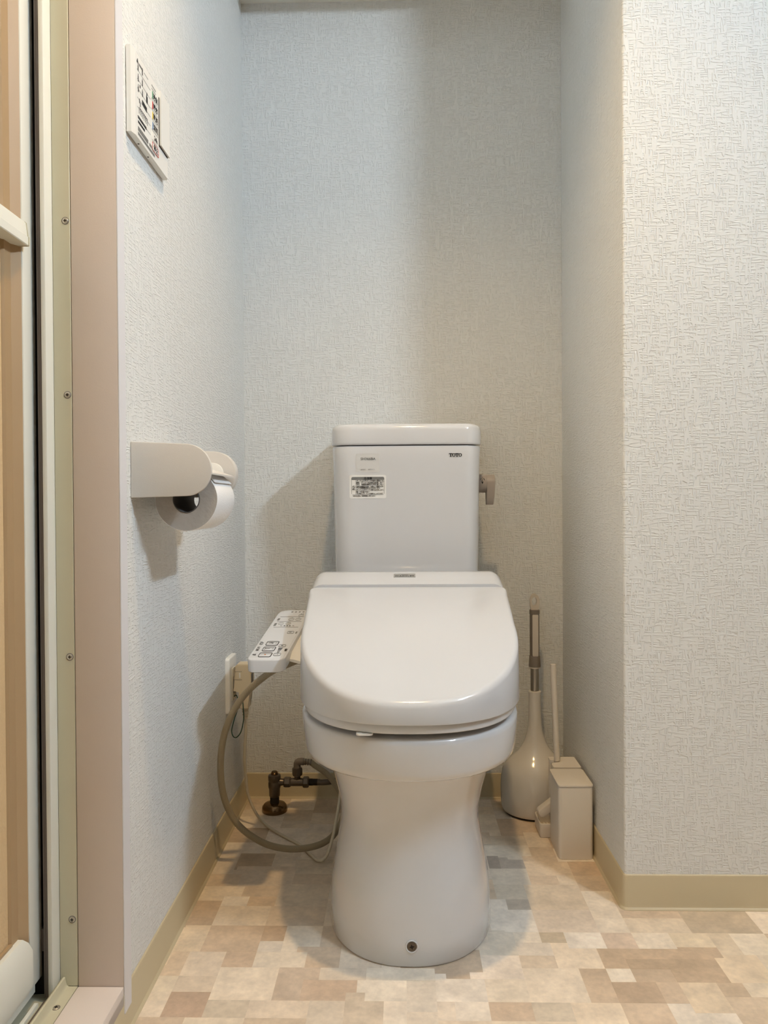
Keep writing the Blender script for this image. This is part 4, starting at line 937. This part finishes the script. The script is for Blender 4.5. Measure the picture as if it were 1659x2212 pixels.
# ------------------------------------------------------------------ slim box and brush stand
SB = thing('slim_bin', 'cream lidded slim box on the floor by the right wall', 'box', (.3425, 1.562, 0))
def vbox(name, m, x0, x1, y0, y1, z0, z1, r, parent, bev=.0012, taper=0):
    bm = bmesh.new(); pts = rrect(x0, x1, y0, y1, r, 6); c = Vector(((x0 + x1) / 2, (y0 + y1) / 2))
    prism(bm, pts, lambda u, v, h: Vector((c.x + (u - c.x) * (1 - taper * (z1 - h) / (z1 - z0)), c.y + (v - c.y) * (1 - taper * (z1 - h) / (z1 - z0)), h)), z0, z1, bev, bev); return obj(name, bm, m, parent, 40)
vbox('body', 'matte_l', .3085, .3765, 1.5150, 1.6090, 0, .1425, .008, SB)
vbox('lid', 'matte_l', .3075, .3772, 1.5140, 1.6100, .1430, .1475, .008, SB)
BS = thing('brush_stand', 'cream toilet brush stand with open drip tray behind the slim box', 'brush stand', (.325, 1.66, 0))
vbox('column', 'matte_l', .3250, .3765, 1.6200, 1.6780, 0, .1420, .006, BS)
bm = bmesh.new(); pts = [Vector(p) for p in ((.3195, 1.6835), (.3195, 1.6610), (.3290, 1.6595), (.3310, 1.6480), (.3235, 1.6440), (.3185, 1.6400), (.3185, 1.6150), (.3765, 1.6150), (.3765, 1.6835))]
loft(bm, [[Vector((p.x, p.y, z)) for p in pts] for z in (.1425, .1480)]); bmesh.ops.bevel(bm, geom=[e for e in bm.edges if abs((e.verts[0].co - e.verts[1].co).z) > .004], offset=.002, segments=3, affect='EDGES'); obj('top_plate', bm, 'matte_l', BS, 40)
box('side_rib', 'matte_l', .3200, .3230, 1.664, 1.680, .030, .142, BS, .0008, 1)
# tray: open box with wall thickness
bm = bmesh.new(); o_ = rrect(.2890, .3760, 1.6125, 1.6800, .006, 6); i_ = inset(o_, .0030)
loft(bm, [[Vector((p.x, p.y, z)) for p in q] for q, z in ((inset(o_, .002), 0), (o_, .003), (o_, .0290), (inset(o_, .0015), .0298), (i_, .0290), (i_, .004))]); obj('drip_tray', bm, 'matte_l', BS, 40)
for k in range(4): box('tray_rib', 'matte_l', .300 + .007 * k, .3020 + .007 * k, 1.620, 1.674, .004, .008, BS)
TB = thing('toilet_brush', 'slim white toilet brush stick leaning in the stand behind the slim box', 'toilet brush', (.333, 1.653, .03))
bm = bmesh.new(); tube(bm, [(.3330, 1.6530, .150), (.3265, 1.6580, .3560)], .0062, 20, smooth=False); st = obj('handle', bm, 'matte_l', TB, 45)
# head: rounded wedge resting in the tray
bm = bmesh.new(); prism(bm, rrect(-.034, .034, -.009, .009, .007, 5), lambda u, v, h: Vector((u, h, v)), -.011, .011, .002, .002)
bm.transform(Matrix.Translation((.3170, 1.6330, .0640)) @ Matrix.Rotation(-.66, 4, 'Y')); obj('brush_head', bm, 'matte_l', TB, 40)

# ------------------------------------------------------------------ lamps
CL = thing('ceiling_lamp', 'warm bulb lamp on the ceiling in front of the toilet alcove', 'lamp', (LAMP[0], LAMP[1], ZC))
bm = bmesh.new(); lathe(bm, [(.055, ZC - .0005), (.055, ZC - .012), (.030, ZC - .020), (.019, ZC - .024), (.019, ZC - .055), (.014, ZC - .056)], (LAMP[0], LAMP[1], 0), 32); obj('socket', bm, 'plastic2', CL, 40)
VL = thing('vanity_lamp', 'cool white bar lamp on the washroom side wall', 'lamp', (XF, TUBE[1], TUBE[2]))
box('lamp_base', 'plastic2', TUBE[0] + .012, XF - .0005, TUBE[1] - .43, TUBE[1] + .43, TUBE[2] - .045, TUBE[2] + .045, VL, .004, 2)
me_ = bpy.data.materials.new('lit_diffuser'); me_.use_nodes = True
b_ = me_.node_tree.nodes['Principled BSDF']; b_.inputs['Base Color'].default_value = (.9, .9, .9, 1); b_.inputs['Emission Color'].default_value = (*COOL, 1); b_.inputs['Emission Strength'].default_value = COOL_E
bm = bmesh.new(); n = Vector((-1, -.20, -.25)).normalized(); yd = Vector((-.20, 1, 0)).normalized(); zd = n.cross(yd)
c0 = Vector(TUBE); loft(bm, [[c0 + yd * p * .40 + zd * q * .03 + Vector((d, 0, 0)) for p, q in ((-1, -1), (1, -1), (1, 1), (-1, 1))] for d in (0, .006)])
obj('diffuser', bm, me_, VL)
